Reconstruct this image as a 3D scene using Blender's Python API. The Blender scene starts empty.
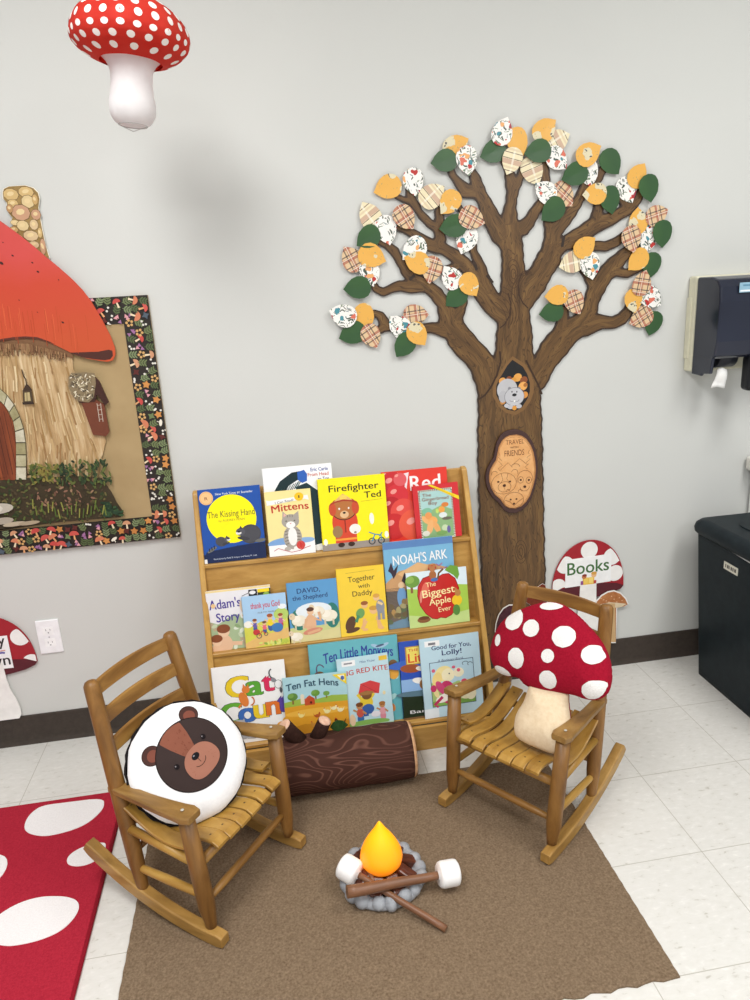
import bpy, bmesh, math, random
import numpy as np
from mathutils import Vector, Matrix, Euler
random.seed(7)
PI = math.pi
COL = bpy.context.scene.collection
# ---------------------------------------------------------------- camera
CP = np.array([-1.2962, -2.3096, 1.4295]); YAW, PIT, ROL, FPX = .1435, -.2872, -.0556, 726.0
_f = np.array([math.sin(YAW)*math.cos(PIT), math.cos(YAW)*math.cos(PIT), math.sin(PIT)])
_r0 = np.array([math.cos(YAW), -math.sin(YAW), 0.]); _u0 = np.cross(_r0, _f)
_r = math.cos(ROL)*_r0 + math.sin(ROL)*_u0; _u = -math.sin(ROL)*_r0 + math.cos(ROL)*_u0
def ray(px, py): return _f + _r*(px-375)/FPX - _u*(py-500)/FPX
def W(px, py, Y=0.):            # a point of the photo on the wall plane -> metres (x, z)
    d = ray(px, py); t = (Y-CP[1])/d[1]; q = CP+t*d; return (q[0], q[2])
def F(px, py, Z=0.):            # a point of the photo on the floor plane -> metres (x, y)
    d = ray(px, py); t = (Z-CP[2])/d[2]; q = CP+t*d; return (q[0], q[1])
cam = bpy.data.cameras.new('camera'); camo = bpy.data.objects.new('camera', cam); COL.objects.link(camo)
cam.sensor_fit = 'VERTICAL'; cam.sensor_height = 36; cam.lens = 36*FPX/1000
m = Matrix([[_r[i], _u[i], -_f[i]] for i in range(3)]).to_4x4(); m.translation = Vector(CP); camo.matrix_world = m
cam.clip_start = .05
bpy.context.scene.camera = camo

# ---------------------------------------------------------------- materials
def lin(h):
    if isinstance(h, str):
        h = h.lstrip('#'); c = [int(h[i:i+2], 16)/255 for i in (0, 2, 4)]
    else: c = list(h)
    return tuple(x/12.92 if x <= .04045 else ((x+.055)/1.055)**2.4 for x in c) + (1,)
MATS = {}
def nodes(name, rough=.6, spec=.35):
    m = bpy.data.materials.new(name); m.use_nodes = True; nt = m.node_tree
    b = nt.nodes['Principled BSDF']; b.inputs['Roughness'].default_value = rough
    b.inputs['Specular IOR Level'].default_value = spec
    return m, nt, b
def N(nt, t, **k):
    n = nt.nodes.new(t)
    for a, v in k.items():
        if a in n.inputs: n.inputs[a].default_value = v
        else: setattr(n, a, v)
    return n
def ramp(nt, stops, interp='LINEAR'):
    r = nt.nodes.new('ShaderNodeValToRGB'); e = r.color_ramp.elements; r.color_ramp.interpolation = interp
    while len(e) < len(stops): e.new(.5)
    for i, (p, c) in enumerate(stops): e[i].position = p; e[i].color = lin(c) if not (isinstance(c, tuple) and len(c) == 4) else c
    return r
def coords(nt, scale=(1, 1, 1), kind='Object', rot=(0, 0, 0)):
    tc = N(nt, 'ShaderNodeTexCoord'); mp = N(nt, 'ShaderNodeMapping')
    mp.inputs['Scale'].default_value = scale; mp.inputs['Rotation'].default_value = rot
    nt.links.new(tc.outputs[kind], mp.inputs['Vector']); return mp.outputs['Vector']
def flat(col, rough=.55, spec=.35, var=.06, key=None):
    """plain material with a faint procedural mottling"""
    k = (col if isinstance(col, str) else tuple(col), rough, spec, var)
    if k in MATS: return MATS[k]
    m, nt, b = nodes('plain_%s' % str(col).strip('#'), rough, spec)
    c = lin(col)
    n = N(nt, 'ShaderNodeTexNoise', Scale=35., Detail=2.); nt.links.new(coords(nt), n.inputs['Vector'])
    r = ramp(nt, [(.3, tuple(min(1, x*(1-var)) for x in c[:3])+(1,)), (.7, tuple(min(1, x*(1+var)) for x in c[:3])+(1,))])
    nt.links.new(n.outputs['Fac'], r.inputs['Fac']); nt.links.new(r.outputs['Color'], b.inputs['Base Color'])
    MATS[k] = m; return m
def wood(name, dark, mid, light, scale=(60, 60, 4), rough=.42, spec=.4, kind='Object', rot=(0, 0, 0)):
    if name in MATS: return MATS[name]
    m, nt, b = nodes(name, rough, spec); v = coords(nt, scale, kind, rot)
    n = N(nt, 'ShaderNodeTexNoise', Scale=1., Detail=4., Roughness=.6, Distortion=.6); nt.links.new(v, n.inputs['Vector'])
    r = ramp(nt, [(.28, dark), (.5, mid), (.72, light)]); nt.links.new(n.outputs['Fac'], r.inputs['Fac'])
    nt.links.new(r.outputs['Color'], b.inputs['Base Color'])
    bp = N(nt, 'ShaderNodeBump', Strength=.08, Distance=.002); nt.links.new(n.outputs['Fac'], bp.inputs['Height']); nt.links.new(bp.outputs['Normal'], b.inputs['Normal'])
    MATS[name] = m; return m
def fabric(name, c0, c1, scale=400., rough=.95, bump=.3, dist=.002, detail=3.):
    if name in MATS: return MATS[name]
    m, nt, b = nodes(name, rough, .1); v = coords(nt)
    n = N(nt, 'ShaderNodeTexNoise', Scale=scale, Detail=detail, Roughness=.7); nt.links.new(v, n.inputs['Vector'])
    r = ramp(nt, [(.3, c0), (.7, c1)]); nt.links.new(n.outputs['Fac'], r.inputs['Fac']); nt.links.new(r.outputs['Color'], b.inputs['Base Color'])
    bp = N(nt, 'ShaderNodeBump', Strength=bump, Distance=dist); nt.links.new(n.outputs['Fac'], bp.inputs['Height']); nt.links.new(bp.outputs['Normal'], b.inputs['Normal'])
    MATS[name] = m; return m

# ---------------------------------------------------------------- mesh builder
class MB:
    def __init__(s): s.bm = bmesh.new(); s.mats = []; s.cur = 0
    def mat(s, m):
        if m not in s.mats: s.mats.append(m)
        s.cur = s.mats.index(m); return s
    def _new(s, bm2, M=None):
        """merge a temporary bmesh, current material"""
        if M is not None: bmesh.ops.transform(bm2, matrix=M, verts=bm2.verts)
        mp = {v: s.bm.verts.new(v.co) for v in bm2.verts}
        for f in bm2.faces:
            try: g = s.bm.faces.new([mp[v] for v in f.verts])
            except ValueError: continue
            g.material_index = s.cur; g.smooth = f.smooth
        bm2.free()
    def box(s, c, size, bevel=0., seg=2, M=None):
        b = bmesh.new(); bmesh.ops.create_cube(b, size=1.)
        bmesh.ops.scale(b, vec=size, verts=b.verts)
        if bevel: bmesh.ops.bevel(b, geom=list(b.edges), offset=bevel, segments=seg, affect='EDGES', profile=.5)
        T = Matrix.Translation(c)
        s._new(b, M @ T if M is not None else T); return s
    def tube(s, pts, rad, n=12, cap=True, flat_ratio=None):
        """round bar along points; rad one number or one per point"""
        pts = [Vector(p) for p in pts]
        if not hasattr(rad, '__len__'): rad = [rad]*len(pts)
        rings = []; up0 = None
        for i, p in enumerate(pts):
            t = (pts[min(i+1, len(pts)-1)]-pts[max(i-1, 0)]).normalized()
            if up0 is None:
                a = Vector((0, 0, 1)) if abs(t.z) < .9 else Vector((1, 0, 0))
                up0 = (a - t*a.dot(t)).normalized()
            else: up0 = (up0 - t*up0.dot(t)).normalized()
            sd = t.cross(up0)
            rings.append([s.bm.verts.new(p+rad[i]*(math.cos(2*PI*k/n)*up0+math.sin(2*PI*k/n)*sd)) for k in range(n)])
        for a, b in zip(rings, rings[1:]):
            for k in range(n):
                f = s.bm.faces.new((a[k], b[k], b[(k+1) % n], a[(k+1) % n])); f.smooth = True; f.material_index = s.cur
        if cap:
            for rg in (rings[0], rings[-1][::-1]):
                f = s.bm.faces.new(rg); f.material_index = s.cur
        return s
    def loft(s, rings, cap=True, smooth=True, closed=True):
        """skin between equal-length point loops"""
        rr = [[s.bm.verts.new(p) for p in r] for r in rings]; n = len(rr[0])
        for a, b in zip(rr, rr[1:]):
            for k in range(n if closed else n-1):
                f = s.bm.faces.new((a[k], b[k], b[(k+1) % n], a[(k+1) % n])); f.smooth = smooth; f.material_index = s.cur
        if cap:
            for rg in (rr[0], rr[-1][::-1]):
                f = s.bm.faces.new(rg); f.material_index = s.cur
        return s
    def lathe(s, prof, n=32, M=None, cap=True):
        """profile (radius, height) about Z"""
        rings = []
        for r, z in prof: rings.append([Vector((r*math.cos(2*PI*k/n), r*math.sin(2*PI*k/n), z)) for k in range(n)])
        if M is not None: rings = [[M @ p for p in r] for r in rings]
        return s.loft(rings, cap)
    def prism(s, pts, depth, fn, smooth=False):
        """outline (u,v) with thickness; fn(u,v,w)->xyz"""
        a = [s.bm.verts.new(fn(u, v, 0)) for u, v in pts]; b = [s.bm.verts.new(fn(u, v, depth)) for u, v in pts]; n = len(a)
        for rg in (a[::-1], b):
            f = s.bm.faces.new(rg); f.material_index = s.cur
        for k in range(n):
            f = s.bm.faces.new((a[k], a[(k+1) % n], b[(k+1) % n], b[k])); f.material_index = s.cur; f.smooth = smooth
        return s
    def sphere(s, c, r, sc=(1, 1, 1), seg=16, M=None):
        b = bmesh.new(); bmesh.ops.create_uvsphere(b, u_segments=seg, v_segments=max(6, seg//2), radius=r)
        for f in b.faces: f.smooth = True
        T = Matrix.Translation(c) @ (M if M is not None else Matrix()) @ Matrix.Diagonal((*sc, 1)); s._new(b, T); return s
    def build(s, name, parent=None, mat=None, fix=True):
        if mat is not None: s.mats = [mat]
        if fix: bmesh.ops.recalc_face_normals(s.bm, faces=s.bm.faces)
        me = bpy.data.meshes.new(name); s.bm.to_mesh(me); s.bm.free()
        for m_ in s.mats: me.materials.append(m_)
        o = bpy.data.objects.new(name, me); COL.objects.link(o)
        if parent is not None: o.parent = parent
        return o
def tag(o, label=None, cat=None, group=None, kind=None):
    if label: o['label'] = label
    if cat: o['category'] = cat
    if group: o['group'] = group
    if kind: o['kind'] = kind
    return o
def thing(name, label, cat, loc=(0, 0, 0), rot=(0, 0, 0), group=None):
    o = bpy.data.objects.new(name, None); COL.objects.link(o); o.empty_display_size = .05
    o.location = loc; o.rotation_euler = rot; return tag(o, label, cat, group)
def copy_tree(o, parent=None):
    c = o.copy(); COL.objects.link(c)
    if parent is not None: c.parent = parent
    for ch in list(o.children): copy_tree(ch, c)
    return c
def bev(o, w=.002, seg=2):
    md = o.modifiers.new('edge', 'BEVEL'); md.width = w; md.segments = seg; md.limit_method = 'ANGLE'; md.angle_limit = .7; return o

# ---------------------------------------------------------------- lettering
_txt = {}
def letters(s, bold=0., shear=0.):
    k = (s, shear)
    if k in _txt: return _txt[k]
    cu = bpy.data.curves.new('lettering', 'FONT'); cu.body = s; cu.resolution_u = 3; cu.shear = shear
    ob = bpy.data.objects.new('lettering', cu); COL.objects.link(ob)
    dg = bpy.context.evaluated_depsgraph_get(); dg.update(); ev = ob.evaluated_get(dg); me = ev.to_mesh()
    vs = [(v.co.x, v.co.y) for v in me.vertices]; fs = [tuple(p.vertices) for p in me.polygons]
    ev.to_mesh_clear(); bpy.data.objects.remove(ob); bpy.data.curves.remove(cu)
    x0 = min(v[0] for v in vs); x1 = max(v[0] for v in vs)
    _txt[k] = ([((x-x0)/(x1-x0), y/.7) for x, y in vs], fs); return _txt[k]

# ---------------------------------------------------------------- flat artwork printed on a surface
def ellipse(cx, cy, rx, ry, rot=0, n=20):
    c, s_ = math.cos(rot), math.sin(rot)
    return [(cx+rx*math.cos(2*PI*k/n)*c-ry*math.sin(2*PI*k/n)*s_, cy+rx*math.cos(2*PI*k/n)*s_+ry*math.sin(2*PI*k/n)*c) for k in range(n)]
class Art:
    """polygons laid one over another in thin ink layers; fn(u,v,lift)->xyz"""
    def __init__(s, mb, fn, step=4e-5, rough=.4, dense=0, spec=.4, grid=0):
        s.mb, s.fn, s.step, s.rough, s.k, s.dense, s.spec, s.grid = mb, fn, step, rough, 1, dense, spec, grid
    def _lay(s, vs, fs, col):
        s.mb.mat(flat(col, s.rough, s.spec, .03) if isinstance(col, (str, tuple)) else col)
        h = s.k*s.step; s.k += 1
        xs_, ys_ = [q[0] for q in vs], [q[1] for q in vs]
        if s.grid and len(fs) == 1 and min(max(xs_)-min(xs_), max(ys_)-min(ys_)) > 2.5*s.grid:
            g_ = s.grid; gx = np.arange(min(xs_)-g_*.51, max(xs_)+g_*1.5, g_); gy = np.arange(min(ys_)-g_*.51, max(ys_)+g_*1.5, g_); GX, GY = np.meshgrid(gx, gy)
            S = poly_sd(np.stack([GX.ravel(), GY.ravel()], 1), vs).reshape(GX.shape); V2, F2, _ = march(gx, gy, S)
            vv = [s.mb.bm.verts.new(s.fn(u, v, h)) for u, v in V2]
            for f in F2:
                try: q = s.mb.bm.faces.new([vv[i] for i in f]); q.material_index = s.mb.cur; q.smooth = True
                except ValueError: pass
        elif s.dense:
            b = bmesh.new(); vv = [b.verts.new((u, v, 0)) for u, v in vs]
            for f in fs:
                try: b.faces.new([vv[i] for i in f])
                except ValueError: pass
            bmesh.ops.triangulate(b, faces=b.faces[:]); bmesh.ops.subdivide_edges(b, edges=b.edges[:], cuts=s.dense, use_grid_fill=True)
            for v in b.verts: v.co = Vector(s.fn(v.co.x, v.co.y, h))
            for f in b.faces: f.smooth = True
            s.mb._new(b)
        else:
            vv = [s.mb.bm.verts.new(s.fn(u, v, h)) for u, v in vs]
            for f in fs:
                try: g = s.mb.bm.faces.new([vv[i] for i in f])
                except ValueError: continue
                g.material_index = s.mb.cur
    def poly(s, pts, col): s._lay(pts, [tuple(range(len(pts)))], col); return s
    def ell(s, cx, cy, rx, ry, col, rot=0, n=20): return s.poly(ellipse(cx, cy, rx, ry, rot, n), col)
    def rect(s, x0, y0, x1, y1, col): return s.poly([(x0, y0), (x1, y0), (x1, y1), (x0, y1)], col)
    def line(s, pts, w, col):
        L, R_ = [], []
        for i, p in enumerate(pts):
            a, b = pts[max(i-1, 0)], pts[min(i+1, len(pts)-1)]
            dx, dy = b[0]-a[0], b[1]-a[1]; l = math.hypot(dx, dy) or 1
            L.append((p[0]-dy/l*w/2, p[1]+dx/l*w/2)); R_.append((p[0]+dy/l*w/2, p[1]-dx/l*w/2))
        n = len(pts); s._lay(L+R_, [(i, i+1, n+i+1, n+i) for i in range(n-1)], col); return s
    def ring(s, cx, cy, rx, ry, w, col, rot=0, n=20, a0=0, a1=2*PI):
        pts = []
        for k in range(n+1):
            a = a0+(a1-a0)*k/n; x, y = rx*math.cos(a), ry*math.sin(a)
            pts.append((cx+x*math.cos(rot)-y*math.sin(rot), cy+x*math.sin(rot)+y*math.cos(rot)))
        return s.line(pts, w, col)
    def text(s, t, cx, base, width, cap, col, bold=.0, rot=0., arch=0., shear=0.):
        vs, fs = letters(t, bold, shear); out = []
        for x, y in vs:
            X, Y = (x-.5)*width, y*cap + arch*(1-(2*x-1)**2)
            out.append((cx+X*math.cos(rot)-Y*math.sin(rot), base+X*math.sin(rot)+Y*math.cos(rot)))
        q = bold*cap*1.1
        for dx, dy in (((0, 0),) if q < 1e-6 else ((-q, -q*.4), (q, -q*.4), (-q, q*.4), (q, q*.4))): s._lay([(x+dx, y+dy) for x, y in out], fs, col)
        return s

# ---------------------------------------------------------------- shapes from distance fields
def poly_sd(P, pts):
    """signed distance (negative inside) from points P (n,2) to a closed outline"""
    pts = np.asarray(pts, float); d = np.full(len(P), 1e9); ins = np.zeros(len(P), bool)
    for i in range(len(pts)):
        a, b = pts[i], pts[(i+1) % len(pts)]; e = b-a; w_ = P-a
        t = np.clip((w_@e)/(e@e+1e-12), 0, 1); d = np.minimum(d, ((w_-t[:, None]*e)**2).sum(1))
        c = (a[1] > P[:, 1]) != (b[1] > P[:, 1])
        xx = a[0]+(P[:, 1]-a[1])*(b[0]-a[0])/(b[1]-a[1]+1e-15)
        ins ^= c & (P[:, 0] < xx)
    d = np.sqrt(d); return np.where(ins, -d, d)
def march(xs, ys, S):
    """cells of S<0: vertices (x,y), faces, boundary edges"""
    V = []; idx = {}; Fc = []; B = []
    def vert(key, x, y):
        if key not in idx: idx[key] = len(V); V.append((x, y))
        return idx[key]
    ny, nx = S.shape
    neg = S < 0
    anyc = neg[:-1, :-1] | neg[1:, :-1] | neg[:-1, 1:] | neg[1:, 1:]
    for j, i in zip(*np.nonzero(anyc)):
        c = [(i, j), (i+1, j), (i+1, j+1), (i, j+1)]; poly = []; onb = []
        for k in range(4):
            (i0, j0), (i1, j1) = c[k], c[(k+1) % 4]; s0, s1 = S[j0, i0], S[j1, i1]
            if s0 < 0: poly.append(vert((i0, j0), xs[i0], ys[j0])); onb.append(0)
            if (s0 < 0) != (s1 < 0):
                t = s0/(s0-s1); t = min(max(t, .02), .98)
                key = ('e',)+tuple(sorted([(i0, j0), (i1, j1)]))
                poly.append(vert(key, xs[i0]+t*(xs[i1]-xs[i0]), ys[j0]+t*(ys[j1]-ys[j0]))); onb.append(1)
        if len(poly) >= 3:
            Fc.append(poly)
            for k in range(len(poly)):
                if onb[k] and onb[(k+1) % len(poly)]: B.append((poly[k], poly[(k+1) % len(poly)]))
    return V, Fc, B

def smooth_loop(p, n=3):
    for _ in range(n):
        q = []
        for i in range(len(p)):
            a_, b_ = p[i], p[(i+1) % len(p)]; q += [(a_[0]*.75+b_[0]*.25, a_[1]*.75+b_[1]*.25), (a_[0]*.25+b_[0]*.75, a_[1]*.25+b_[1]*.75)]
        p = q
    return p
# =================================================================== SETTING
def m_wall():
    m, nt, b = nodes('painted_wall', .75, .3); v = coords(nt)
    n = N(nt, 'ShaderNodeTexNoise', Scale=90., Detail=3.); nt.links.new(v, n.inputs['Vector'])
    n2 = N(nt, 'ShaderNodeTexNoise', Scale=1.3, Detail=2.); nt.links.new(v, n2.inputs['Vector'])
    r = ramp(nt, [(.3, '#CDCECA'), (.7, '#D2D3CF')]); nt.links.new(n2.outputs['Fac'], r.inputs['Fac']); nt.links.new(r.outputs['Color'], b.inputs['Base Color'])
    bp = N(nt, 'ShaderNodeBump', Strength=.06, Distance=.003); nt.links.new(n.outputs['Fac'], bp.inputs['Height']); nt.links.new(bp.outputs['Normal'], b.inputs['Normal'])
    return m
def m_floor():
    m, nt, b = nodes('vinyl_tile', .38, .4); v = coords(nt)
    sep = N(nt, 'ShaderNodeSeparateXYZ'); nt.links.new(v, sep.inputs[0])
    def seam(out, off):
        a = N(nt, 'ShaderNodeMath', operation='ADD'); a.inputs[1].default_value = 50*.3048+off; nt.links.new(out, a.inputs[0])
        d = N(nt, 'ShaderNodeMath', operation='MODULO'); d.inputs[1].default_value = .3048; nt.links.new(a.outputs[0], d.inputs[0])
        s_ = N(nt, 'ShaderNodeMath', operation='SUBTRACT'); s_.inputs[1].default_value = .1524; nt.links.new(d.outputs[0], s_.inputs[0])
        ab = N(nt, 'ShaderNodeMath', operation='ABSOLUTE'); nt.links.new(s_.outputs[0], ab.inputs[0])
        g = N(nt, 'ShaderNodeMath', operation='GREATER_THAN'); g.inputs[1].default_value = .1524-.0011; nt.links.new(ab.outputs[0], g.inputs[0]); return g.outputs[0]
    mx = N(nt, 'ShaderNodeMath', operation='MAXIMUM'); nt.links.new(seam(sep.outputs['X'], 0), mx.inputs[0]); nt.links.new(seam(sep.outputs['Y'], .3165), mx.inputs[1])
    mp = coords(nt, (38, 75, 40)); n = N(nt, 'ShaderNodeTexNoise', Scale=1., Detail=3., Roughness=.6, Distortion=.4); nt.links.new(mp, n.inputs['Vector'])
    r = ramp(nt, [(.27, '#BDB9B0'), (.37, '#D6D4CE'), (.6, '#DBD9D4'), (.76, '#E6E4DF')]); nt.links.new(n.outputs['Fac'], r.inputs['Fac'])
    mix = N(nt, 'ShaderNodeMix', data_type='RGBA'); mix.inputs['B'].default_value = lin('#B4B0A6')
    nt.links.new(mx.outputs[0], mix.inputs['Factor']); nt.links.new(r.outputs['Color'], mix.inputs['A']); nt.links.new(mix.outputs['Result'], b.inputs['Base Color'])
    return m
o = MB().box((-.6, .06, 1.36), (7, .12, 2.78)).build('wall_back', mat=m_wall()); tag(o, kind='structure')
o = MB().box((-.6, -2.6, -.05), (7, 5.3, .1)).build('floor', mat=m_floor()); tag(o, kind='structure')
o = MB().box((-.6, -2.6, 2.8), (7, 5.3, .1)).build('ceiling', mat=flat('#E6E6E2', .9, .2, .02)); tag(o, kind='structure')
b = MB().mat(fabric('rubber_base', '#413A35', '#4A423C', 60, .5, .05))
b.prism([(0, 0), (.013, 0), (.011, .004), (.007, .012), (.0055, .02), (.0055, .103), (.004, .1055), (0, .1055)], 7, lambda u, v, w: (-4.1+w, -u, v))
o = b.build('baseboard_back'); tag(o, kind='structure')

# =================================================================== RUGS
carp = fabric('brown_carpet', '#64523F', '#958069', 190., .97, .6, .006, 5.)
b = MB().mat(carp)
n = 60; out = []
for k in range(n): out.append((-1.725+1.175*k/n, -1.235+.003*math.sin(k*1.9)+.002*math.sin(k*4.3)))
for k in range(n): out.append((-.55+.0007*math.sin(k*2.3), -1.235+.765*k/n))
for k in range(n): out.append((-.55-1.175*k/n, -.47+.0007*math.sin(k*2.9)))
for k in range(n): out.append((-1.725+.0007*math.sin(k*1.7), -.47-.765*k/n))
b.prism(out, .004, lambda u, v, w: (u, v, w))
tag(b.build('brown_rug'), 'flat brown carpet rug under the two rocking chairs', 'rug')

RZ = .011
red = fabric('red_rug_pile', '#9C2032', '#B42C3E', 240., .95, .35, .003)
t = thing('spotted_rug', 'red rug with big white spots at the left edge of the floor', 'rug', (-2.4, -.345, 0))
b = MB().mat(red)
b.box((0, -.6, RZ/2), (1.15, 1.2, RZ), .004, 3); b.build('rug_pile', t)
wm = fabric('white_rug_pile', '#E6E2E2', '#F2EFEF', 240., .95, .3, .003)
def floor_patch(pts): return [(x+2.4, y+.345) for x, y in (F(0+.22*a, 780+.22*c, RZ) for a, c in pts)]
sp = [[(110, 212), (120, 180), (145, 148), (190, 117), (300, 103), (470, 82), (475, 120), (450, 155), (400, 197), (340, 225), (270, 245), (200, 258), (140, 248), (115, 232)],
      [(302, 370), (312, 345), (345, 320), (390, 300), (440, 286), (478, 286), (482, 300), (474, 330), (445, 362), (400, 386), (350, 395), (312, 388)],
      [(-60, 690), (-30, 640), (0, 610), (60, 573), (120, 548), (190, 531), (260, 529), (310, 533), (350, 548), (362, 575), (350, 610), (320, 650), (275, 688), (215, 717), (150, 738), (80, 752), (30, 757), (-30, 745)]]
cx, cy = F(-12, 872, RZ); sp2 = [ellipse(cx+2.4, cy+.345, .045, .06)]
for q in [smooth_loop(floor_patch(p), 2) for p in sp]+sp2:
    b = MB().mat(wm).prism(q, .0016, lambda u, v, w: (u, v, RZ-.0004+w)); b.build('white_spot', t)
b = MB().mat(fabric('rug_binding', '#7E1524', '#931C2C', 300, .9))
b.tube([(.577, 0, .005), (.577, -1.2, .005)], .0055, 8); b.build('edge_binding', t)

# =================================================================== WALL ART: board and mushroom house
kraft = fabric('kraft_paper', '#A78F68', '#B29A72', 6., .8, .12, .02)
bx0, bx1, bz0, bz1 = -2.85, -1.606, .684, 1.438; BW = .078
t = thing('bulletin_board', 'kraft paper display board with dark mushroom-print border on the left wall', 'board', (-2.2, 0, .684))
def brel(x, y, z): return (x+2.2, y, z-.684)
b = MB().mat(kraft).box(brel((bx0+bx1)/2, -.0065, (bz0+bz1)/2), (bx1-bx0, .012, bz1-bz0), .001, 1); b.build('backing_paper', t)
def border(x0, z0, x1, z1, seed, turned):
    b = MB().mat(flat('#2B241F', .5)); b.box(brel((x0+x1)/2, -.0135, (z0+z1)/2), (x1-x0, .0015, z1-z0))
    a = Art(b, lambda u, v, h: brel(u, -.0145-h, v), 1.2e-5, .5)
    R = random.Random(seed); cells = []
    g = .0225
    i0 = int((x1-x0)/g); j0 = max(1, int((z1-z0)/g))
    for i in range(i0):
        for j in range(j0): cells.append((x0+(i+.5)*(x1-x0)/i0, z0+(j+.5)*(z1-z0)/j0))
    for n_, (x, z) in enumerate(cells):
        x += R.uniform(-.004, .004); z += R.uniform(-.004, .004); k = R.choice('mmmoollggggggddwppyy'); Z = 1.22
        def T(pts, q=R.uniform(-.5, .5)+(-PI/2 if turned else 0)):
            return [(x+Z*(u*math.cos(q)-v*math.sin(q)), z+Z*(u*math.sin(q)+v*math.cos(q))) for u, v in pts]
        def cl(pts): return [(min(max(u, x0), x1), min(max(v, z0), z1)) for u, v in pts]
        if k == 'm':
            a.poly(cl(T([(-.0025, -.013), (.0025, -.013), (.0018, 0), (-.0018, 0)])), R.choice(['#D9A06E', '#E6D2B0']))
            s_ = R.uniform(.009, .013); a.poly(cl(T([(s_*math.cos(q), -.001+s_*1.0*math.sin(q)) for q in [PI*k2/8 for k2 in range(9)]])), R.choice(['#C8544A', '#C04842', '#CE7C5A', '#CC9470']))
        elif k == 'o': a.poly(cl(T([((.0105 if q % 2 else .006)*math.cos(q*PI/5), (.0105 if q % 2 else .006)*math.sin(q*PI/5)) for q in range(10)])), R.choice(['#CE8C4A', '#C07E40']))
        elif k == 'l': a.poly(cl(T([((.010 if q % 2 else .005)*math.cos(q*PI/4), (.010 if q % 2 else .005)*math.sin(q*PI/4)) for q in range(8)])), R.choice(['#4E5A66', '#5A241E', '#5C2620', '#6F7F52']))
        elif k == 'g':
            c_ = R.choice(['#6E7A50', '#56643F', '#7A8860'])
            for sgn in (-1, 1):
                for h in (-.006, 0, .006): a.poly(cl(T(ellipse(sgn*.0045, h+.002, .0055, .002, sgn*.7, 8))), c_)
            a.poly(cl(T([(-.0007, -.011), (.0007, -.011), (.0007, .011), (-.0007, .011)])), c_)
        elif k == 'd':
            for q in range(3): a.poly(cl(T(ellipse(R.uniform(-.009, .009), R.uniform(-.009, .009), .0028, .0028, 0, 8))), '#DDD9CE')
        elif k == 'p':
            for q in range(3):
                u, v = R.uniform(-.007, .007), R.uniform(-.007, .007); a.poly(cl(T([(u-.005, v-.003), (u+.005, v-.003), (u, v+.006)])), R.choice(['#9C6A95', '#D79AA0']))
        elif k == 'y':
            for q in range(5): a.poly(cl(T(ellipse(.0065*math.cos(q*1.26), .0065*math.sin(q*1.26), .0033, .0033, 0, 8))), '#CFA468')
        else:
            a.poly(cl(T(ellipse(0, 0, .009, .004, .3, 10))), '#E9E2D2'); a.poly(cl(T([(-.001, -.01), (.001, -.01), (.001, 0), (-.001, 0)])), '#E9E2D2')
    o = b.build('border_strip', t)
border(bx1-BW, bz0, bx1, bz1, 3, True)
border(bx0, bz0, bx1-BW, bz0+BW, 4, False)
border(bx0, bz1-BW, bx1-BW, bz1, 5, False)

t = thing('mushroom_house_cutout', 'giant red-capped mushroom house cutout with door and stone chimney on the wall', 'wall decoration', (-2.2, 0, .70))
XM = W(-22, 400)[0]
def hw(pts): return [W(x, y) for x, y in pts]
def mirror(pts): return pts + [(2*XM-x, z) for x, z in pts[::-1]]
def hfn(y0): return lambda u, v, w: (u+2.2, y0-w, v-.70)
def grainmat(name, c0, c1, c2, sc, rough=.55):
    return wood(name, c0, c1, c2, sc, rough, .35)
def streakmat():
    if 'stalk_paint' in MATS: return MATS['stalk_paint']
    return wood('stalk_paint', '#8C6E44', '#BC9C70', '#E0CBA4', (55, 55, 6), .55, .35)
# stalk
stalk = hw([(-22, 330), (0, 333), (60, 338), (73, 352), (75, 369), (84, 385), (95, 405), (104, 425), (107, 440), (104, 453), (100, 462), (60, 480), (-22, 480)])
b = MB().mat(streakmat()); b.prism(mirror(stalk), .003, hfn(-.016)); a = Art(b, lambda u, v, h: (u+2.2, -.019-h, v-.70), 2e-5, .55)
R = random.Random(11)
for k in range(190):
    x = R.uniform(-20, 100); y = R.uniform(352, 470); w_ = max(0, (x)/100.)
    if x > 70+(y-352)*.3: continue
    l = R.uniform(10, 34); x2 = x+l*.45*w_*(1 if y < 440 else -.1); c_ = R.choice(['#CDB386', '#AE8C5B', '#DBC69C', '#C2A474', '#A27F4E', '#D4BB8C', '#B8986A', '#9A7548'])
    wd = R.uniform(.0015, .0055)
    pts = [W(x, y), W((x+x2)/2+R.uniform(-1, 1), y+l/2), W(x2, y+l)]
    a.line(pts, wd, c_)
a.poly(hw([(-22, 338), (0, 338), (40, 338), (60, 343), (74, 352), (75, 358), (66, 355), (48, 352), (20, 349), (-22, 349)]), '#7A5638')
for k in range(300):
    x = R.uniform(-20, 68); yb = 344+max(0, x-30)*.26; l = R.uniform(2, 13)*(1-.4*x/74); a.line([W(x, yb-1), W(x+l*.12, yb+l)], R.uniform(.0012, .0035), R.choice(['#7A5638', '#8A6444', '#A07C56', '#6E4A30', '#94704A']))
b.build('stalk', t)
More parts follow.
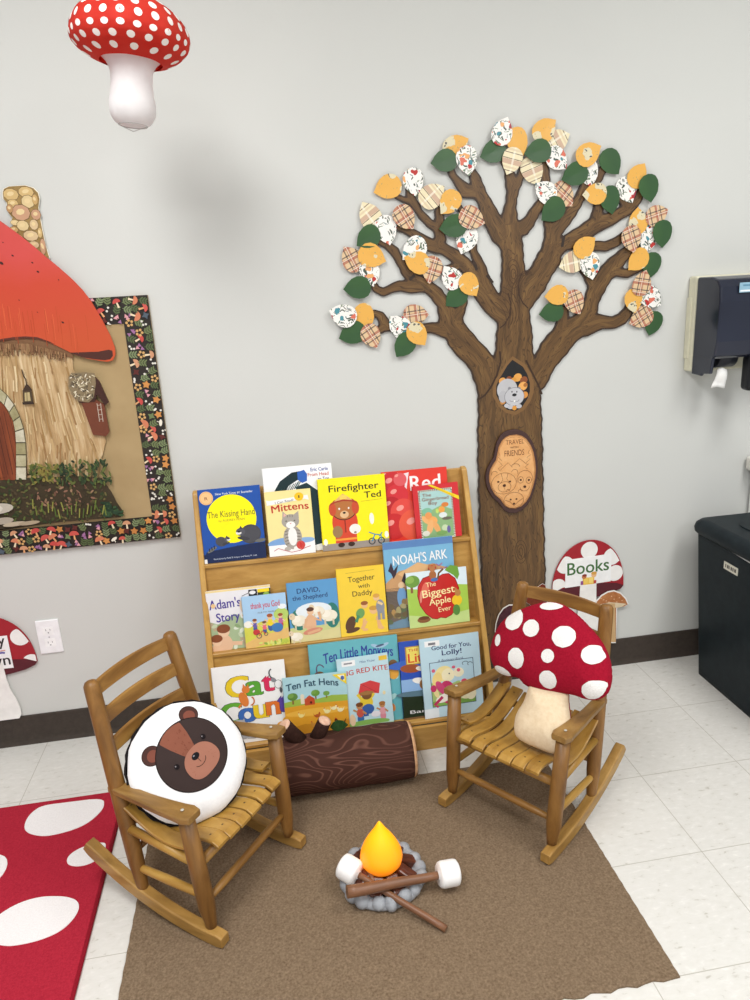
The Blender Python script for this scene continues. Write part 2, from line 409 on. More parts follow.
# door and stone arch
b = MB().mat(wood('door_paint', '#5E2A14', '#7C3B1E', '#9A5028', (70, 70, 5), .5)); door = hw([(-22, 395), (-4, 395), (7, 404), (15.6, 420), (18.5, 440), (18.4, 478), (-22, 478)])
b.prism(mirror(door), .002, hfn(-.0240))
a = Art(b, lambda u, v, h: (u+2.2, -.0261-h, v-.70), 3e-5, .5)
for k in range(6):
    x, z = W(-10+5*k, 402); a.line([(x, z-.012*abs(k-1)), (x+.004, W(-10+5*k, 474)[1])], .0014, '#3E1A0C')
b.build('arched_door', t)
inner = [(-9, 391), (0, 397), (7, 404), (12, 411), (15.6, 420), (17.6, 430), (18.3, 441), (18.4, 453), (18.4, 465), (18.4, 478)]
outer = [(-6, 381), (2, 386.8), (10, 394), (17, 403.5), (22.5, 415), (26.3, 427), (28.3, 441), (29, 453), (29, 465), (29, 478)]
b = MB()
for sgn in (0, 1):
    for k in range(9):
        q = hw([inner[k], outer[k], outer[k+1], inner[k+1]])
        cxm = sum(p[0] for p in q)/4; czm = sum(p[1] for p in q)/4
        q = [(cxm+(p[0]-cxm)*.9, czm+(p[1]-czm)*.9) for p in q]
        if sgn: q = [(2*XM-p[0], p[1]) for p in q]
        b.mat(fabric('arch_stone_%d' % (k % 3), ['#8C8460', '#A59E7C', '#B9B39A'][k % 3], ['#ABA47E', '#C3BD9E', '#D6D1BC'][k % 3], 45., .7, .3))
        b.prism(q, .003, hfn(-.0240))
q = hw([(-9, 391), (-6, 381)]); q = [q[0], q[1], (2*XM-q[1][0], q[1][1]), (2*XM-q[0][0], q[0][1])]
b.mat(MATS['arch_stone_1']).prism(q, .003, hfn(-.0240)); b.mat(flat('#5A5440', .8)).prism([p for p in hw(inner)]+[p for p in hw(outer)[::-1]]+[(2*XM-x, z) for x, z in hw(outer)]+[(2*XM-x, z) for x, z in hw(inner)[::-1]], .001, hfn(-.0238)); b.build('door_arch', t)
# cap
capm = None
def m_cap():
    m, nt, b_ = nodes('red_cap_paint', .45, .4); tc = N(nt, 'ShaderNodeTexCoord'); sep = N(nt, 'ShaderNodeSeparateXYZ'); nt.links.new(tc.outputs['Object'], sep.inputs[0])
    n1 = N(nt, 'ShaderNodeTexNoise', Scale=5., Detail=4.); nt.links.new(coords(nt), n1.inputs['Vector'])
    mr = N(nt, 'ShaderNodeMapRange'); mr.inputs['From Min'].default_value = .50; mr.inputs['From Max'].default_value = .95; nt.links.new(sep.outputs['Z'], mr.inputs['Value'])
    ad = N(nt, 'ShaderNodeMath', operation='MULTIPLY_ADD'); ad.inputs[1].default_value = .35; nt.links.new(n1.outputs['Fac'], ad.inputs[0]); nt.links.new(mr.outputs[0], ad.inputs[2])
    r = ramp(nt, [(.12, '#B84E24'), (.40, '#C4502A'), (.8, '#C6442C'), (1.0, '#CC4A44')]); nt.links.new(ad.outputs[0], r.inputs['Fac']); nt.links.new(r.outputs['Color'], b_.inputs['Base Color']); return m
cap = hw([(-22, 210), (0, 219.5), (12, 228), (24, 237), (36, 246.5), (48, 257), (61, 267.5), (75, 280), (85, 290.5), (93, 301), (103, 318), (112, 335), (116.5, 347), (117, 354), (114.5, 359.5), (109, 361), (101, 360), (88, 357.5), (77, 354), (58.7, 345), (48, 340.5), (40, 338.3), (28, 337.5), (16, 338.5), (0, 341), (-22, 342)])
b = MB().mat(m_cap()); b.prism(mirror(cap), .004, hfn(-.022)); a = Art(b, lambda u, v, h: (u+2.2, -.026-h, v-.70), 2e-5, .5)
a.poly(hw([(72, 352), (84, 351.5), (100, 351), (110, 349), (114, 350), (114.5, 355), (112, 358.5), (106, 359.5), (96, 358.5), (84, 356.5)]), '#4A2218')
a.poly(hw([(-20, 341.8), (0, 339), (16, 336.6), (28, 335.8), (40, 336.6), (52, 341), (58, 344.2), (48, 340.7), (40, 338.6), (28, 337.8), (16, 338.8), (0, 341.2)]), '#5A2A1C')
R = random.Random(5)
for k in range(34):
    x = R.uniform(0, 100); y0 = 300+R.uniform(0, 20)+x*.1; 
    if x > 92: continue
    a.line([W(x, y0), W(x+2, y0+14), W(x+3, y0+26 if x > 50 else y0+22)], .0012, R.choice(['#B8481F', '#D9623A', '#B04018']))
for (x, y, r_) in ((4.5, 263.5, .006), (40.5, 272, .004), (15.5, 256, .0035), (65, 322, .004), (35, 263, .003), (6, 243, .002), (61, 280, .002), (40, 312, .002), (22, 300, .002)):
    u, v = W(x, y); a.ell(u, v, r_, r_*.6, '#3A1410', -.6, 8)
b.build('cap', t)
# little window with thatched gable
b = MB(); q = hfn(-.0225)
b.mat(flat('#6E3A26', .55)).prism(hw([(83, 400), (97, 398), (106, 403), (111, 430), (108, 434.5), (95, 433)]), .006, q)
b.mat(flat('#3E2119', .55)).prism(hw([(97, 376), (101, 380), (110.5, 401), (107, 404), (99, 393), (97, 400), (82, 401.5), (79, 398)]), .008, q)
a = Art(b, lambda u, v, h: (u+2.2, -.029-h, v-.70), 3e-5, .55)
for s_ in (0, 1): a.line(hw([(99+s_*3.4, 402), (101.5+s_*3.4, 420)]), .0022, '#B9A797')
for s_ in range(4): a.line(hw([(98.8+s_*.7, 404+s_*4.6), (103.3+s_*.6, 403.5+s_*4.6)]), .0016, '#B9A797')
a = Art(b, lambda u, v, h: (u+2.2, -.0312-h, v-.70), 3e-5, .8)
th = hw([(71, 376), (74, 371.8), (88, 371), (97, 372), (98, 382), (96, 396), (91, 401), (80, 399.5), (74, 393), (71, 386)])
a.poly(th, '#857458'); R = random.Random(8)
for k in range(110):
    x, y = R.uniform(73, 96), R.uniform(373, 398)
    if y > 388 and x < 77: continue
    u, v = W(x, y); a.ell(u, v, R.uniform(.003, .007), .0017, R.choice(['#CFC2A2', '#E2D6BA', '#4E4436', '#A89A7C', '#E8DEC6', '#6E6250']), R.uniform(0, 3), 6)
b.build('gable_window', t)
# lantern painted on the stalk
b = MB(); a = Art(b, lambda u, v, h: (u+2.2, -.0275-h, v-.70), 3e-5, .5)
a.poly(hw([(25.5, 390), (34, 389), (36, 401), (26, 402)]), '#4A3A26'); a.poly(hw([(27.3, 391.5), (32.2, 391), (33.4, 399.5), (27.6, 400)]), '#B9A778')
a.poly(hw([(25, 390.2), (28.5, 383.5), (31, 383.5), (35, 389.2)]), '#3B2A1C'); a.line(hw([(29.3, 384), (28.5, 378), (26.5, 375.6), (24.8, 369)]), .003, '#33241A')
a.poly(hw([(25, 401), (36, 400.4), (36.5, 402.6), (25.6, 403.2)]), '#33241A'); a.line(hw([(29.6, 391), (29.9, 400)]), .0015, '#4A3A26')
b.build('hanging_lantern', t)
# bush and mossy mound
b = MB(); a = Art(b, lambda u, v, h: (u+2.2, -.0207-.0042-h, v-.70), 1.0e-5, .7)
MD = .0042
mound = hw([(-22, 478), (0, 476), (40, 476), (75, 474), (103, 476), (113, 490), (118, 500), (125, 510), (122, 515), (95, 517), (60, 520), (30, 524), (0, 528), (-22, 529)])
b.mat(flat('#3E3423', .8)).prism(mirror(mound), .001, hfn(-.0195-MD))
R = random.Random(21)
for k in range(420):
    x, y = R.uniform(-20, 122), R.uniform(477, 520)
    if x > 103+(y-476)*.48 or y > 526-x*.085: continue
    u, v = W(x, y); c_ = R.choice(['#6B4A38', '#8A6450', '#4C4428', '#2E2A16', '#5F5A32', '#99785C', '#3A2E1E'] if 35 < x < 95 and y < 508 else ['#3F4A22', '#2C3A1C', '#55602E', '#6B6038', '#4A3E28'])
    a.ell(u, v, R.uniform(.003, .009), R.uniform(.002, .004), c_, R.uniform(0, 3), 7)
for k in range(170):
    x = R.uniform(32, 113); top = 462 if x < 75 else 459; y = R.uniform(top, 481)
    if x > 108 and y < 466: continue
    u, v = W(x, y); a.ell(u, v, R.uniform(.006, .012), R.uniform(.0025, .005), R.choice(['#26361C', '#34482A', '#1E2C18', '#42552C', '#5C6630'] if x > 62 else ['#55602A', '#6E6E30', '#3C4A20', '#857A3A']), R.uniform(.4, 2.6), 7)
for k in range(60):
    x, y = R.uniform(103, 124), R.uniform(500, 513)
    if x > 112+(y-497)*1.0: continue
    u, v = W(x, y); a.ell(u, v, R.uniform(.005, .009), .004, R.choice(['#26402A', '#1C3420', '#35502E']), R.uniform(0, 3), 7)
for k in range(20):
    x = 36+k*3.8; u, v = W(x, 512+R.uniform(-6, 4)); a.line([(u, v), (u+R.uniform(-.008, .012), v+.03)], .0035, R.choice(['#6C7A34', '#4E6428', '#8A8A40']))
for (x, y, rx, ry, c_) in ((2, 506, 12, 4.6, '#B9B2A4'), (-6, 507, 10, 4, '#CFC9BC'), (6, 518, 9, 3, '#A79C8C'), (18, 521, 10, 2, '#B7A890'), (32, 520, 9, 1.8, '#A8977E')):
    u, v = W(x, y); a.ell(u, v, rx*.0036, ry*.0036, c_, .05, 14)
b.build('mossy_mound', t)
# chimney
b = MB(); chim = hw([(4, 193), (5, 189.5), (10, 187), (26, 186), (34, 188.5), (38.5, 193), (40, 199), (39, 208), (42.5, 228), (46, 245), (50, 258), (40, 255), (22, 240), (12, 222), (13.5, 218), (9.5, 213), (8, 203), (4.5, 199)])
b.mat(flat('#F0EBDD', .6)).prism([((x-W(26, 218)[0])*1.05+W(26, 218)[0], (z-W(26, 218)[1])*1.02+W(26, 218)[1]) for x, z in chim], .001, hfn(-.006))
b.mat(fabric('chimney_mortar', '#8E7446', '#A98C5A', 60., .7, .2)).prism(chim, .003, hfn(-.007))
a = Art(b, lambda u, v, h: (u+2.2, -.0102-h, v-.70), 3e-5, .6); R = random.Random(2)
for (x, y, rx, ry) in ((12, 195, 7, 5.5), (27, 192.5, 7, 5), (14, 204, 5, 4), (29, 202, 6, 6), (36, 200, 2.6, 5), (22, 213, 8.5, 7.5), (37, 215, 4.5, 5), (16, 223, 4, 2.6), (24, 226, 5.5, 5), (35, 225, 4, 5), (15, 230, 4, 3), (32, 236, 7, 5), (41, 233, 2, 5), (35, 245, 5, 3.5), (44, 247, 2.6, 8), (20, 238, 4, 3), (11, 209, 3, 4)):
    u, v = W(x, y); c_ = R.choice(['#CDAE74', '#C4A066', '#D6BE8C', '#B58A5C', '#CFB48A', '#C09474'])
    a.ell(u, v, rx*.0036*.86, ry*.0036*.84, '#6E5632', -.1, 9); a.ell(u, v, rx*.0036*.80, ry*.0036*.77, c_, -.1, 9); a.ell(u-.001, v+.002, rx*.0014, ry*.0011, '#DEC694', .2, 7)
b.build('chimney', t)

# =================================================================== MUSHROOM SIGNS
def sign(name, label, cx, zc, half, h, lines, stalk_to, cardx, cardz, icon, spots, leanr=-.055):
    """wall sign: half-dome cap, dark underside, stalk, white card"""
    t = thing(name, label, 'sign', (cx, 0, stalk_to))
    fn = lambda y0: (lambda u, v, w: (u, y0-w, v+zc-stalk_to))
    dome = [(half*math.cos(a_)*(1 if abs(math.cos(a_)) < .97 else 1), h*math.sin(a_)**.9 if math.sin(a_) > 0 else 0) for a_ in [PI*k/28 for k in range(29)]]
    under = [(-half, 0), (-half*.8, .012), (-half*.4, .018), (0, .019), (half*.4, .018), (half*.8, .012), (half, 0), (half*.93, -.012), (half*.7, -.024), (half*.35, -.033), (0, -.036), (-half*.35, -.033), (-half*.7, -.024), (-half*.93, -.012)]
    b = MB().mat(flat('#F1EFEB', .6)); L = stalk_to-zc
    b.prism([(-.031, .02), (.031, .02), (.033, -.05), (.038, L*.45), (.050, L*.65), (.056, L*.82), (.055, L*.93), (.046, L), (-.046, L), (-.055, L*.93), (-.056, L*.82), (-.050, L*.65), (-.038, L*.45), (-.033, -.05)], .003, fn(-.0085)); b.build('stalk', t)
    b = MB().mat(flat('#A4232E', .6)); b.prism(dome, .0025, fn(-.006))
    b.mat(flat('#5A2029', .6)).prism(under, .0012, fn(-.0085))
    a = Art(b, lambda u, v, hh: (u, -.0098-hh, v+zc-stalk_to), 4e-5, .6)
    for (u, v, r_) in spots:
        q = [p for p in ellipse(u, v, r_, r_, 0, 28)]
        # trim to the dome
        q2 = []
        for (x, y) in q:
            x = max(-half*.985, min(half*.985, x)); lim = h*max(0, 1-(x/half)**2)**.5*.985; lo = min(.0185, .062*(1-abs(x)/half)); pt = (x, min(max(y, lo), max(lim, lo+.0005)))
            if not q2 or math.hypot(pt[0]-q2[-1][0], pt[1]-q2[-1][1]) > .0004: q2.append(pt)
        a.poly(q2, '#F3F1EE')
    b.build('cap', t)
    b = MB(); card, texts = lines
    b.mat(flat('#F6F6F6', .5)).prism(card, .0008, fn(-.0102)); a = Art(b, lambda u, v, hh: (u, -.0112-hh, v+zc-stalk_to), 4e-5, .5)
    for (s_, x, z, wd, cp, c_, rt) in texts: a.text(s_, x, z, wd, cp, c_, .012, rt)
    icon(a); b.build('card', t); return t
def icon_books(a):
    x, z = .0, .024
    a.rect(x-.022, z-.004, x+.022, z+.022, '#E7B63A'); a.rect(x-.018, z, x-.001, z+.024, '#F1CE62'); a.rect(x+.001, z, x+.018, z+.024, '#F4D67A')
    a.ell(x-.017, z+.028, .009, .009, '#C77A48'); a.ell(x+.02, z+.031, .010, .010, '#E8B987'); a.ell(x-.016, z+.033, .009, .005, '#8A3228'); a.ell(x+.02, z+.038, .011, .006, '#D9A24A')
    a.rect(x-.03, z-.003, x-.02, z+.012, '#8F4A88'); a.rect(x+.02, z-.003, x+.03, z+.01, '#B84A3C')
sign('mushroom_sign', 'red spotted mushroom sign reading Books above the right rocking chair', -.199, .327, .138, .190,
     ([(-.089, .016), (.086, .022), (.086, .130), (-.089, .124)], [('Books', -.002, .066, .158, .048, '#3E6B34', .03)]), .115, 0, 0, icon_books,
     [(0, .152, .032), (-.09, .105, .033), (.088, .118, .033), (.102, .052, .031), (-.115, .024, .03)])
def icon_crayon(a): x = W(3, 651)[0]+2.253; z = W(3, 651)[1]-.303; a.line([(x-.02, z-.003), (x, z), (x+.009, z-.002)], .007, '#6E6AA8'); a.line([(x-.012, z+.006), (x+.012, z+.007)], .003, '#D98A7A')
sign('mushroom_sign', 'red spotted mushroom sign cut off by the left photo edge beside the outlet', -2.253, .303, .138, .178,
     ([(-.15, W(0, 667)[1]-.303), (W(14.7, 666)[0]+2.253, W(14.7, 666)[1]-.303), (W(8, 634)[0]+2.253, W(8, 634)[1]-.303), (-.15, W(0, 635)[1]-.303)], [('y', W(2.6, 641)[0]+2.253, W(2, 644)[1]-.303, .021, .038, '#2B2B2B', 0), ('wn', W(1.8, 664)[0]+2.253, W(6, 665)[1]-.303+.006, .064, .038, '#2B2B2B', 0)]), .104, 0, 0, icon_crayon,
     [(W(20.8, 635.6)[0]+2.253, W(20.8, 635.6)[1]-.303, .030), (W(33, 661)[0]+2.253, W(33, 661)[1]-.303, .030), (-.06, .15, .035), (-.1, .06, .034)])

# small mushroom cutouts on the wall near the right chair
def cutout(name, label, outline, rim, col, y0, extra=None):
    c0 = W(*outline[0]); pts = hw(outline); cx = sum(p[0] for p in pts)/len(pts); cz = min(p[1] for p in pts)
    t = thing(name, label, 'wall decoration', (cx, 0, cz))
    b = MB().mat(flat('#F2EFEA', .6)); gx, gz = cx, sum(p[1] for p in pts)/len(pts)
    def grow(p, d):
        l = math.hypot(p[0]-gx, p[1]-gz) or 1; return (p[0]+(p[0]-gx)/l*d, p[1]+(p[1]-gz)/l*d)
    b.prism([grow(p, rim) for p in pts], .002, lambda u, v, w: (u-cx, y0-w, v-cz)); b.build('paper_backing', t)
    b = MB().mat(col); b.prism(pts, .001, lambda u, v, w: (u-cx, y0-.002-w, v-cz))
    if extra: extra(Art(b, lambda u, v, h: (u-cx, y0-.0031-h, v-cz), 4e-5, .6))
    b.build('mushroom_cap', t); return t
def ex_tan(a):
    a.poly(hw([(594.5, 604), (600, 602), (608, 600.5), (616, 601), (624.5, 602), (619, 605.3), (610, 606.3), (600, 606.3)]), '#D9C6A6')
    a.poly(hw([(606, 601.5), (613, 601.5), (613.5, 640), (606.5, 640)]), '#C9A678')
    for k in range(9): a.ell(*W(599+2.6*k, 597+(k*37 % 7)-3.5 + abs(k-4)*.8), .003, .002, '#DDB08A', 0, 8)
cutout('mushroom_cutout', 'small tan mushroom paper cutout behind the right chair back post', [(593.5, 604.5), (595, 600), (600, 594.5), (606, 591), (612, 589.8), (618, 592), (623, 597), (625.5, 602.5), (622, 604.5), (614, 606), (613.8, 640), (606.2, 640), (606, 606.6), (599, 606.6)], .005, fabric('tan_cap_paint', '#A5653C', '#C08455', 50., .6), -.0135, ex_tan)
cutout('mushroom_cutout', 'small dark purple mushroom cutout beside the bookshelf on the tree trunk', [(494.5, 630), (495.5, 622), (498, 614), (502.5, 607.5), (508, 604.2), (514, 604.2), (520, 608), (525, 614), (522, 621), (514, 624), (508, 622), (502, 626), (498.5, 630.5)], .004, fabric('purple_cap_paint', '#43262E', '#5B3A42', 60., .6), -.0105)
cutout('mushroom_cutout', 'rust red mushroom cutout at the tree foot behind the right chair', [(524, 600), (526, 592), (531, 587), (537, 585.5), (541, 582.5), (544, 584), (545, 590), (545, 598), (540, 604), (530, 604)], .001, fabric('rust_cap_paint', '#6B3024', '#84402E', 60., .6), -.0105)

# =================================================================== OUTLET
t = thing('wall_outlet', 'white electrical outlet plate low on the left wall', 'outlet', (-2.063, 0, .36))
x0, z0 = W(37, 621.5); x1, z1 = W(64, 650)
pz0 = W(43, 653)[1]; pz1 = W(38, 621)[1]
b = MB().mat(flat('#F4F4F6', .35)); b.box((0, -.003, 0), (.0725, .006, .118), .0025, 3, Matrix.Translation(((W(37.5, 636)[0]+W(61.5, 634)[0])/2+2.063, 0, (pz0+pz1)/2-.36))); b.build('cover_plate', t)
cxo = (W(37.5, 636)[0]+W(61.5, 634)[0])/2+2.063; czo = (pz0+pz1)/2-.36
for s_ in (-1, 1):
    b = MB().mat(flat('#FAFAFA', .4)); b.box((cxo, -.0057, czo+.0205*s_), (.034, .0012, .029), .0012, 2, None); b.mat(flat('#8E8E92', .5)); b.box((cxo-.0065, -.0062, czo+.022*s_+.003), (.0018, .0006, .007)); b.box((cxo+.0065, -.0062, czo+.022*s_+.003), (.0018, .0006, .006)); b.box((cxo, -.0062, czo+.022*s_-.007), (.004, .0006, .004), .0006); b.build('socket', t)
b = MB().mat(flat('#C9C9CC', .3)); b.sphere((cxo, -.0063, czo), .003, (1, .4, 1), 10); b.build('screw', t)

# =================================================================== TREE
CAPS = [ # px x, y, half-width chains
 [(516, 655, 31), (513, 580, 32), (511, 520, 32.3), (509.5, 450, 32.6), (509, 400, 31.5), (511, 380, 27)],
 [(511, 385, 25), (513.5, 358, 20), (514, 322, 16.5), (513, 290, 13.5), (513, 268, 11.5), (511, 249, 11.2), (508, 232, 14)],
 [(508, 224, 9), (510.5, 205, 5.8), (511.5, 192, 6), (512, 184, 7), (509, 173, 4.8), (503, 162, 3)],
 [(515, 186, 4.5), (520, 177, 4), (523, 168, 3.5)],
 [(522, 228, 8), (528, 222, 7), (534, 212, 5.5), (541, 203, 4.5), (545, 193, 4.5), (544, 178, 5), (543, 165, 4.5)],
 [(500, 234, 11), (494, 224, 10), (488, 212, 8.8), (482, 199, 6.8), (478, 190, 7.2), (475, 181, 6), (472, 172, 4), (469, 166, 3.5)],
 [(474, 192, 7), (465, 191, 7), (459, 184, 5), (453, 176, 4), (451, 171, 3.5)],
 [(524, 300, 10), (533, 284, 12.5), (542, 270, 11.5), (548, 259, 12), (553, 246, 9.5)],
 [(551, 243, 9), (553, 231, 8), (560, 224, 7.5), (566, 217, 6.8), (574.7, 205, 6), (581.6, 193, 5.5), (585, 184, 4.5), (584, 177, 3.5)],
 [(549, 232, 5), (547.5, 222, 4.2), (546, 212, 3.6)],
 [(582, 192, 4), (592, 184, 4.5), (598, 177, 4.5), (602, 170, 4)],
 [(556, 248, 8), (564, 243, 7), (574.7, 238, 8), (588.5, 229, 9), (600.7, 222, 8.2), (614.5, 217, 6.5), (626.7, 209.5, 6), (635.3, 201.5, 4.8), (639, 193, 3.8)],
 [(626, 209, 5), (621, 200, 4), (619.7, 193, 3.5)],
 [(595, 222, 7), (596.5, 212, 5), (598.5, 204, 4.2)],
 [(568, 244, 6), (582, 243.5, 6), (592, 246, 5), (604, 247, 5.3), (614.5, 242, 5), (623, 236, 4)],
 [(534, 378, 13), (543, 364, 12), (552, 350, 13), (563, 336, 13), (578, 325, 11), (588, 312, 8.5), (591, 300, 7), (595, 290, 8.5), (604, 275, 8.5), (612.8, 265, 7.5), (621.5, 256, 6.5), (630, 249, 5), (636, 245, 3.5)],
 [(594, 287, 6), (588, 279, 5), (582.5, 270, 3.8)],
 [(606, 275, 6), (614.5, 272, 5), (626.7, 273, 4.6), (636, 270, 4), (642, 267, 3)],
 [(584, 326, 10), (599, 322, 8), (612.8, 322, 6.2), (621, 319, 6), (627, 312, 4.5), (629, 304, 3.5)],
 [(562, 335, 9), (561, 321, 6), (563, 311, 5)],
 [(489, 388, 13), (482, 364, 13), (471, 351, 13.5), (459, 338, 13), (450, 324, 11.5), (446, 312, 9), (443, 303, 7.3), (436.4, 294, 7), (430, 289, 7), (422.8, 284.4, 7.2), (413, 279, 6), (404, 270, 4.8), (399, 259, 4.5), (394, 251, 5), (386, 245, 4.5), (379.6, 242.8, 3.5)],
 [(456, 317, 8), (461, 308, 4.6), (463, 300, 3.8), (462, 293, 3.4)],
 [(443, 330, 8), (432.4, 328, 5.5), (422, 327.6, 4.6), (405, 327.6, 4.4), (386, 325, 6), (380.5, 316, 4.6), (374, 313.6, 3.6), (366, 315, 3)],
 [(386, 325, 5.5), (380, 330, 4.2), (372, 332, 3)],
 [(420, 286.5, 6.5), (410, 286, 7), (400.4, 286, 5.8), (391, 289, 4.6), (383, 291.6, 4.4), (376, 289, 4), (371.5, 282, 3.4)],
 [(505, 314, 12), (498, 309, 12), (488, 299, 11), (478, 288, 9), (471, 275, 7.2), (463.6, 263.5, 7), (454, 255.5, 6.6), (443, 249, 6.5), (432, 246, 6.3), (423, 241, 6), (413, 234, 5), (405, 230, 4.4), (398, 228, 3.4)],
 [(487, 293, 8), (483.5, 278, 6.5), (479, 264, 4.8), (473.5, 252, 4.3), (472, 244, 4), (466, 224, 3), (459, 207, 3)],
 [(437, 248, 6), (440, 239, 6), (439, 228, 5.6), (438.6, 216, 4.4), (440, 204, 4)],
 [(437, 229, 4.6), (429, 224, 4.6), (419.6, 212.8, 3.6), (411.5, 201, 4.4), (409.5, 190, 4.4)],
 [(411, 201, 4), (403, 199.5, 3.2), (397, 197, 3)],
 [(456, 266, 4), (446, 269.5, 3.4), (436, 270, 3.2)],
]
def m_bark():
    m, nt, b_ = nodes('drawn_bark', .38, .45)
    gu = N(nt, 'ShaderNodeAttribute', attribute_name='along'); gv = N(nt, 'ShaderNodeAttribute', attribute_name='across'); ed = N(nt, 'ShaderNodeAttribute', attribute_name='edge')
    cb = N(nt, 'ShaderNodeCombineXYZ'); nt.links.new(gu.outputs['Fac'], cb.inputs['X']); nt.links.new(gv.outputs['Fac'], cb.inputs['Y'])
    mp = N(nt, 'ShaderNodeMapping'); mp.inputs['Scale'].default_value = (7, 62, 1); nt.links.new(cb.outputs[0], mp.inputs['Vector'])
    n1 = N(nt, 'ShaderNodeTexNoise', Scale=1., Detail=3., Distortion=.7); nt.links.new(mp.outputs[0], n1.inputs['Vector'])
    r1 = ramp(nt, [(.25, '#4D3820'), (.5, '#664A2A'), (.75, '#7F6037')]); nt.links.new(n1.outputs['Fac'], r1.inputs['Fac'])
    # thin ink lines = iso-lines of a stretched noise
    mp2 = N(nt, 'ShaderNodeMapping'); mp2.inputs['Scale'].default_value = (5, 34, 1); nt.links.new(cb.outputs[0], mp2.inputs['Vector'])
    n2 = N(nt, 'ShaderNodeTexNoise', Scale=1., Detail=1.5, Distortion=.35); nt.links.new(mp2.outputs[0], n2.inputs['Vector'])
    mu = N(nt, 'ShaderNodeMath', operation='MULTIPLY'); mu.inputs[1].default_value = 13.; nt.links.new(n2.outputs['Fac'], mu.inputs[0])
    fr = N(nt, 'ShaderNodeMath', operation='FRACT'); nt.links.new(mu.outputs[0], fr.inputs[0])
    r2 = ramp(nt, [(0., '#FFFFFF'), (.1, '#FFFFFF'), (.2, '#000000'), (1., '#000000')]); nt.links.new(fr.outputs[0], r2.inputs['Fac'])
    mx = N(nt, 'ShaderNodeMix', data_type='RGBA'); mx.inputs['B'].default_value = lin('#3A2716')
    sc = N(nt, 'ShaderNodeMath', operation='MULTIPLY'); sc.inputs[1].default_value = .75; nt.links.new(r2.outputs['Color'], sc.inputs[0])
    nt.links.new(sc.outputs[0], mx.inputs['Factor']); nt.links.new(r1.outputs['Color'], mx.inputs['A'])
    r3 = ramp(nt, [(0., '#FFFFFF'), (.35, '#FFFFFF'), (.55, '#000000')]); mr = N(nt, 'ShaderNodeMapRange'); mr.inputs['From Max'].default_value = .012
    nt.links.new(ed.outputs['Fac'], mr.inputs['Value']); nt.links.new(mr.outputs[0], r3.inputs['Fac'])
    mx2 = N(nt, 'ShaderNodeMix', data_type='RGBA'); mx2.inputs['B'].default_value = lin('#38271B')
    nt.links.new(r3.outputs['Color'], mx2.inputs['Factor']); nt.links.new(mx.outputs['Result'], mx2.inputs['A']); nt.links.new(mx2.outputs['Result'], b_.inputs['Base Color'])
    return m
def build_tree():
    st = 1.35
    xs = np.arange(360, 652, st); ys = np.arange(155, 660, st); X, Y = np.meshgrid(xs, ys); X0, Y0 = X, Y
    X = X+.45*np.sin(Y0*.21+X0*.09)+.3*np.sin(Y0*.63-X0*.13); Y = Y+.5*np.sin(X0*.23-Y0*.07)
    D = np.full(X.shape, 99.); best = np.full(X.shape, 99.); U = np.zeros(X.shape); Vv = np.zeros(X.shape)
    for ci, ch in enumerate(CAPS):
        al = 0.; C = np.full(X.shape, 99.)
        for (ax, ay, ar), (bx, by, br) in zip(ch, ch[1:]):
            ex, ey = bx-ax, by-ay; L = math.hypot(ex, ey); tt = np.clip(((X-ax)*ex+(Y-ay)*ey)/(L*L), 0, 1)
            d = np.hypot(X-ax-tt*ex, Y-ay-tt*ey)-(ar+tt*(br-ar)); C = np.minimum(C, d)
            k = d < best; best = np.where(k, d, best)
            U = np.where(k, (al+tt*L)*.0036+ci*3.7, U); Vv = np.where(k, ((X-ax)*ey-(Y-ay)*ex)/L*.0036+ci*1.3, Vv); al += L
        h = np.clip(.5+.5*(C-D)/2.6, 0, 1); D = C*(1-h)+D*h-2.6*h*(1-h)
    D = np.where(Y0 > 655.5, np.maximum(D, Y0-655.5), D)
    V, Fc, B = march(xs, ys, D)
    # interpolate attributes at vertices
    V = np.array(V); fi = (V[:, 0]-xs[0])/st; fj = (V[:, 1]-ys[0])/st
    ii = np.clip(np.round(fi).astype(int), 0, len(xs)-1); jj = np.clip(np.round(fj).astype(int), 0, len(ys)-1)
    du, dv, de = U[jj, ii], Vv[jj, ii], -D[jj, ii]*.0036
    P = np.array([W(x, y) for x, y in V]); org = (-.49, .11)
    onb = np.zeros(len(V), bool)
    for a_, c_ in B: onb[a_] = onb[c_] = True
    de = np.where(onb, 0, np.maximum(de, 0))
    t = thing('tree_cutout', 'tall brown paper tree cutout with patterned leaves standing against the wall', 'wall decoration', (org[0], 0, org[1]))
    bm = bmesh.new(); la = bm.verts.layers.float.new('along'); lc = bm.verts.layers.float.new('across'); le = bm.verts.layers.float.new('edge')
    fv = []
    for k in range(len(V)):
        v = bm.verts.new((P[k, 0]-org[0], -.008, P[k, 1]-org[1])); v[la] = du[k]; v[lc] = dv[k]; v[le] = de[k]; fv.append(v)
    for f in Fc:
        try: bm.faces.new([fv[i] for i in f])
        except ValueError: pass
    bk = {}
    for a_, c_ in B:
        for i in (a_, c_):
            if i not in bk:
                v = bm.verts.new((P[i, 0]-org[0], -.0008, P[i, 1]-org[1])); v[le] = 0; bk[i] = v
        try: bm.faces.new((fv[a_], fv[c_], bk[c_], bk[a_]))
        except ValueError: pass
    bmesh.ops.recalc_face_normals(bm, faces=bm.faces)
    me = bpy.data.meshes.new('trunk'); bm.to_mesh(me); bm.free(); me.materials.append(m_bark())
    o = bpy.data.objects.new('trunk', me); COL.objects.link(o); o.parent = t
    return t, org
tree, TORG = build_tree()
def tfn(y0): return lambda u, v, h: (u-TORG[0], y0-h, v-TORG[1])
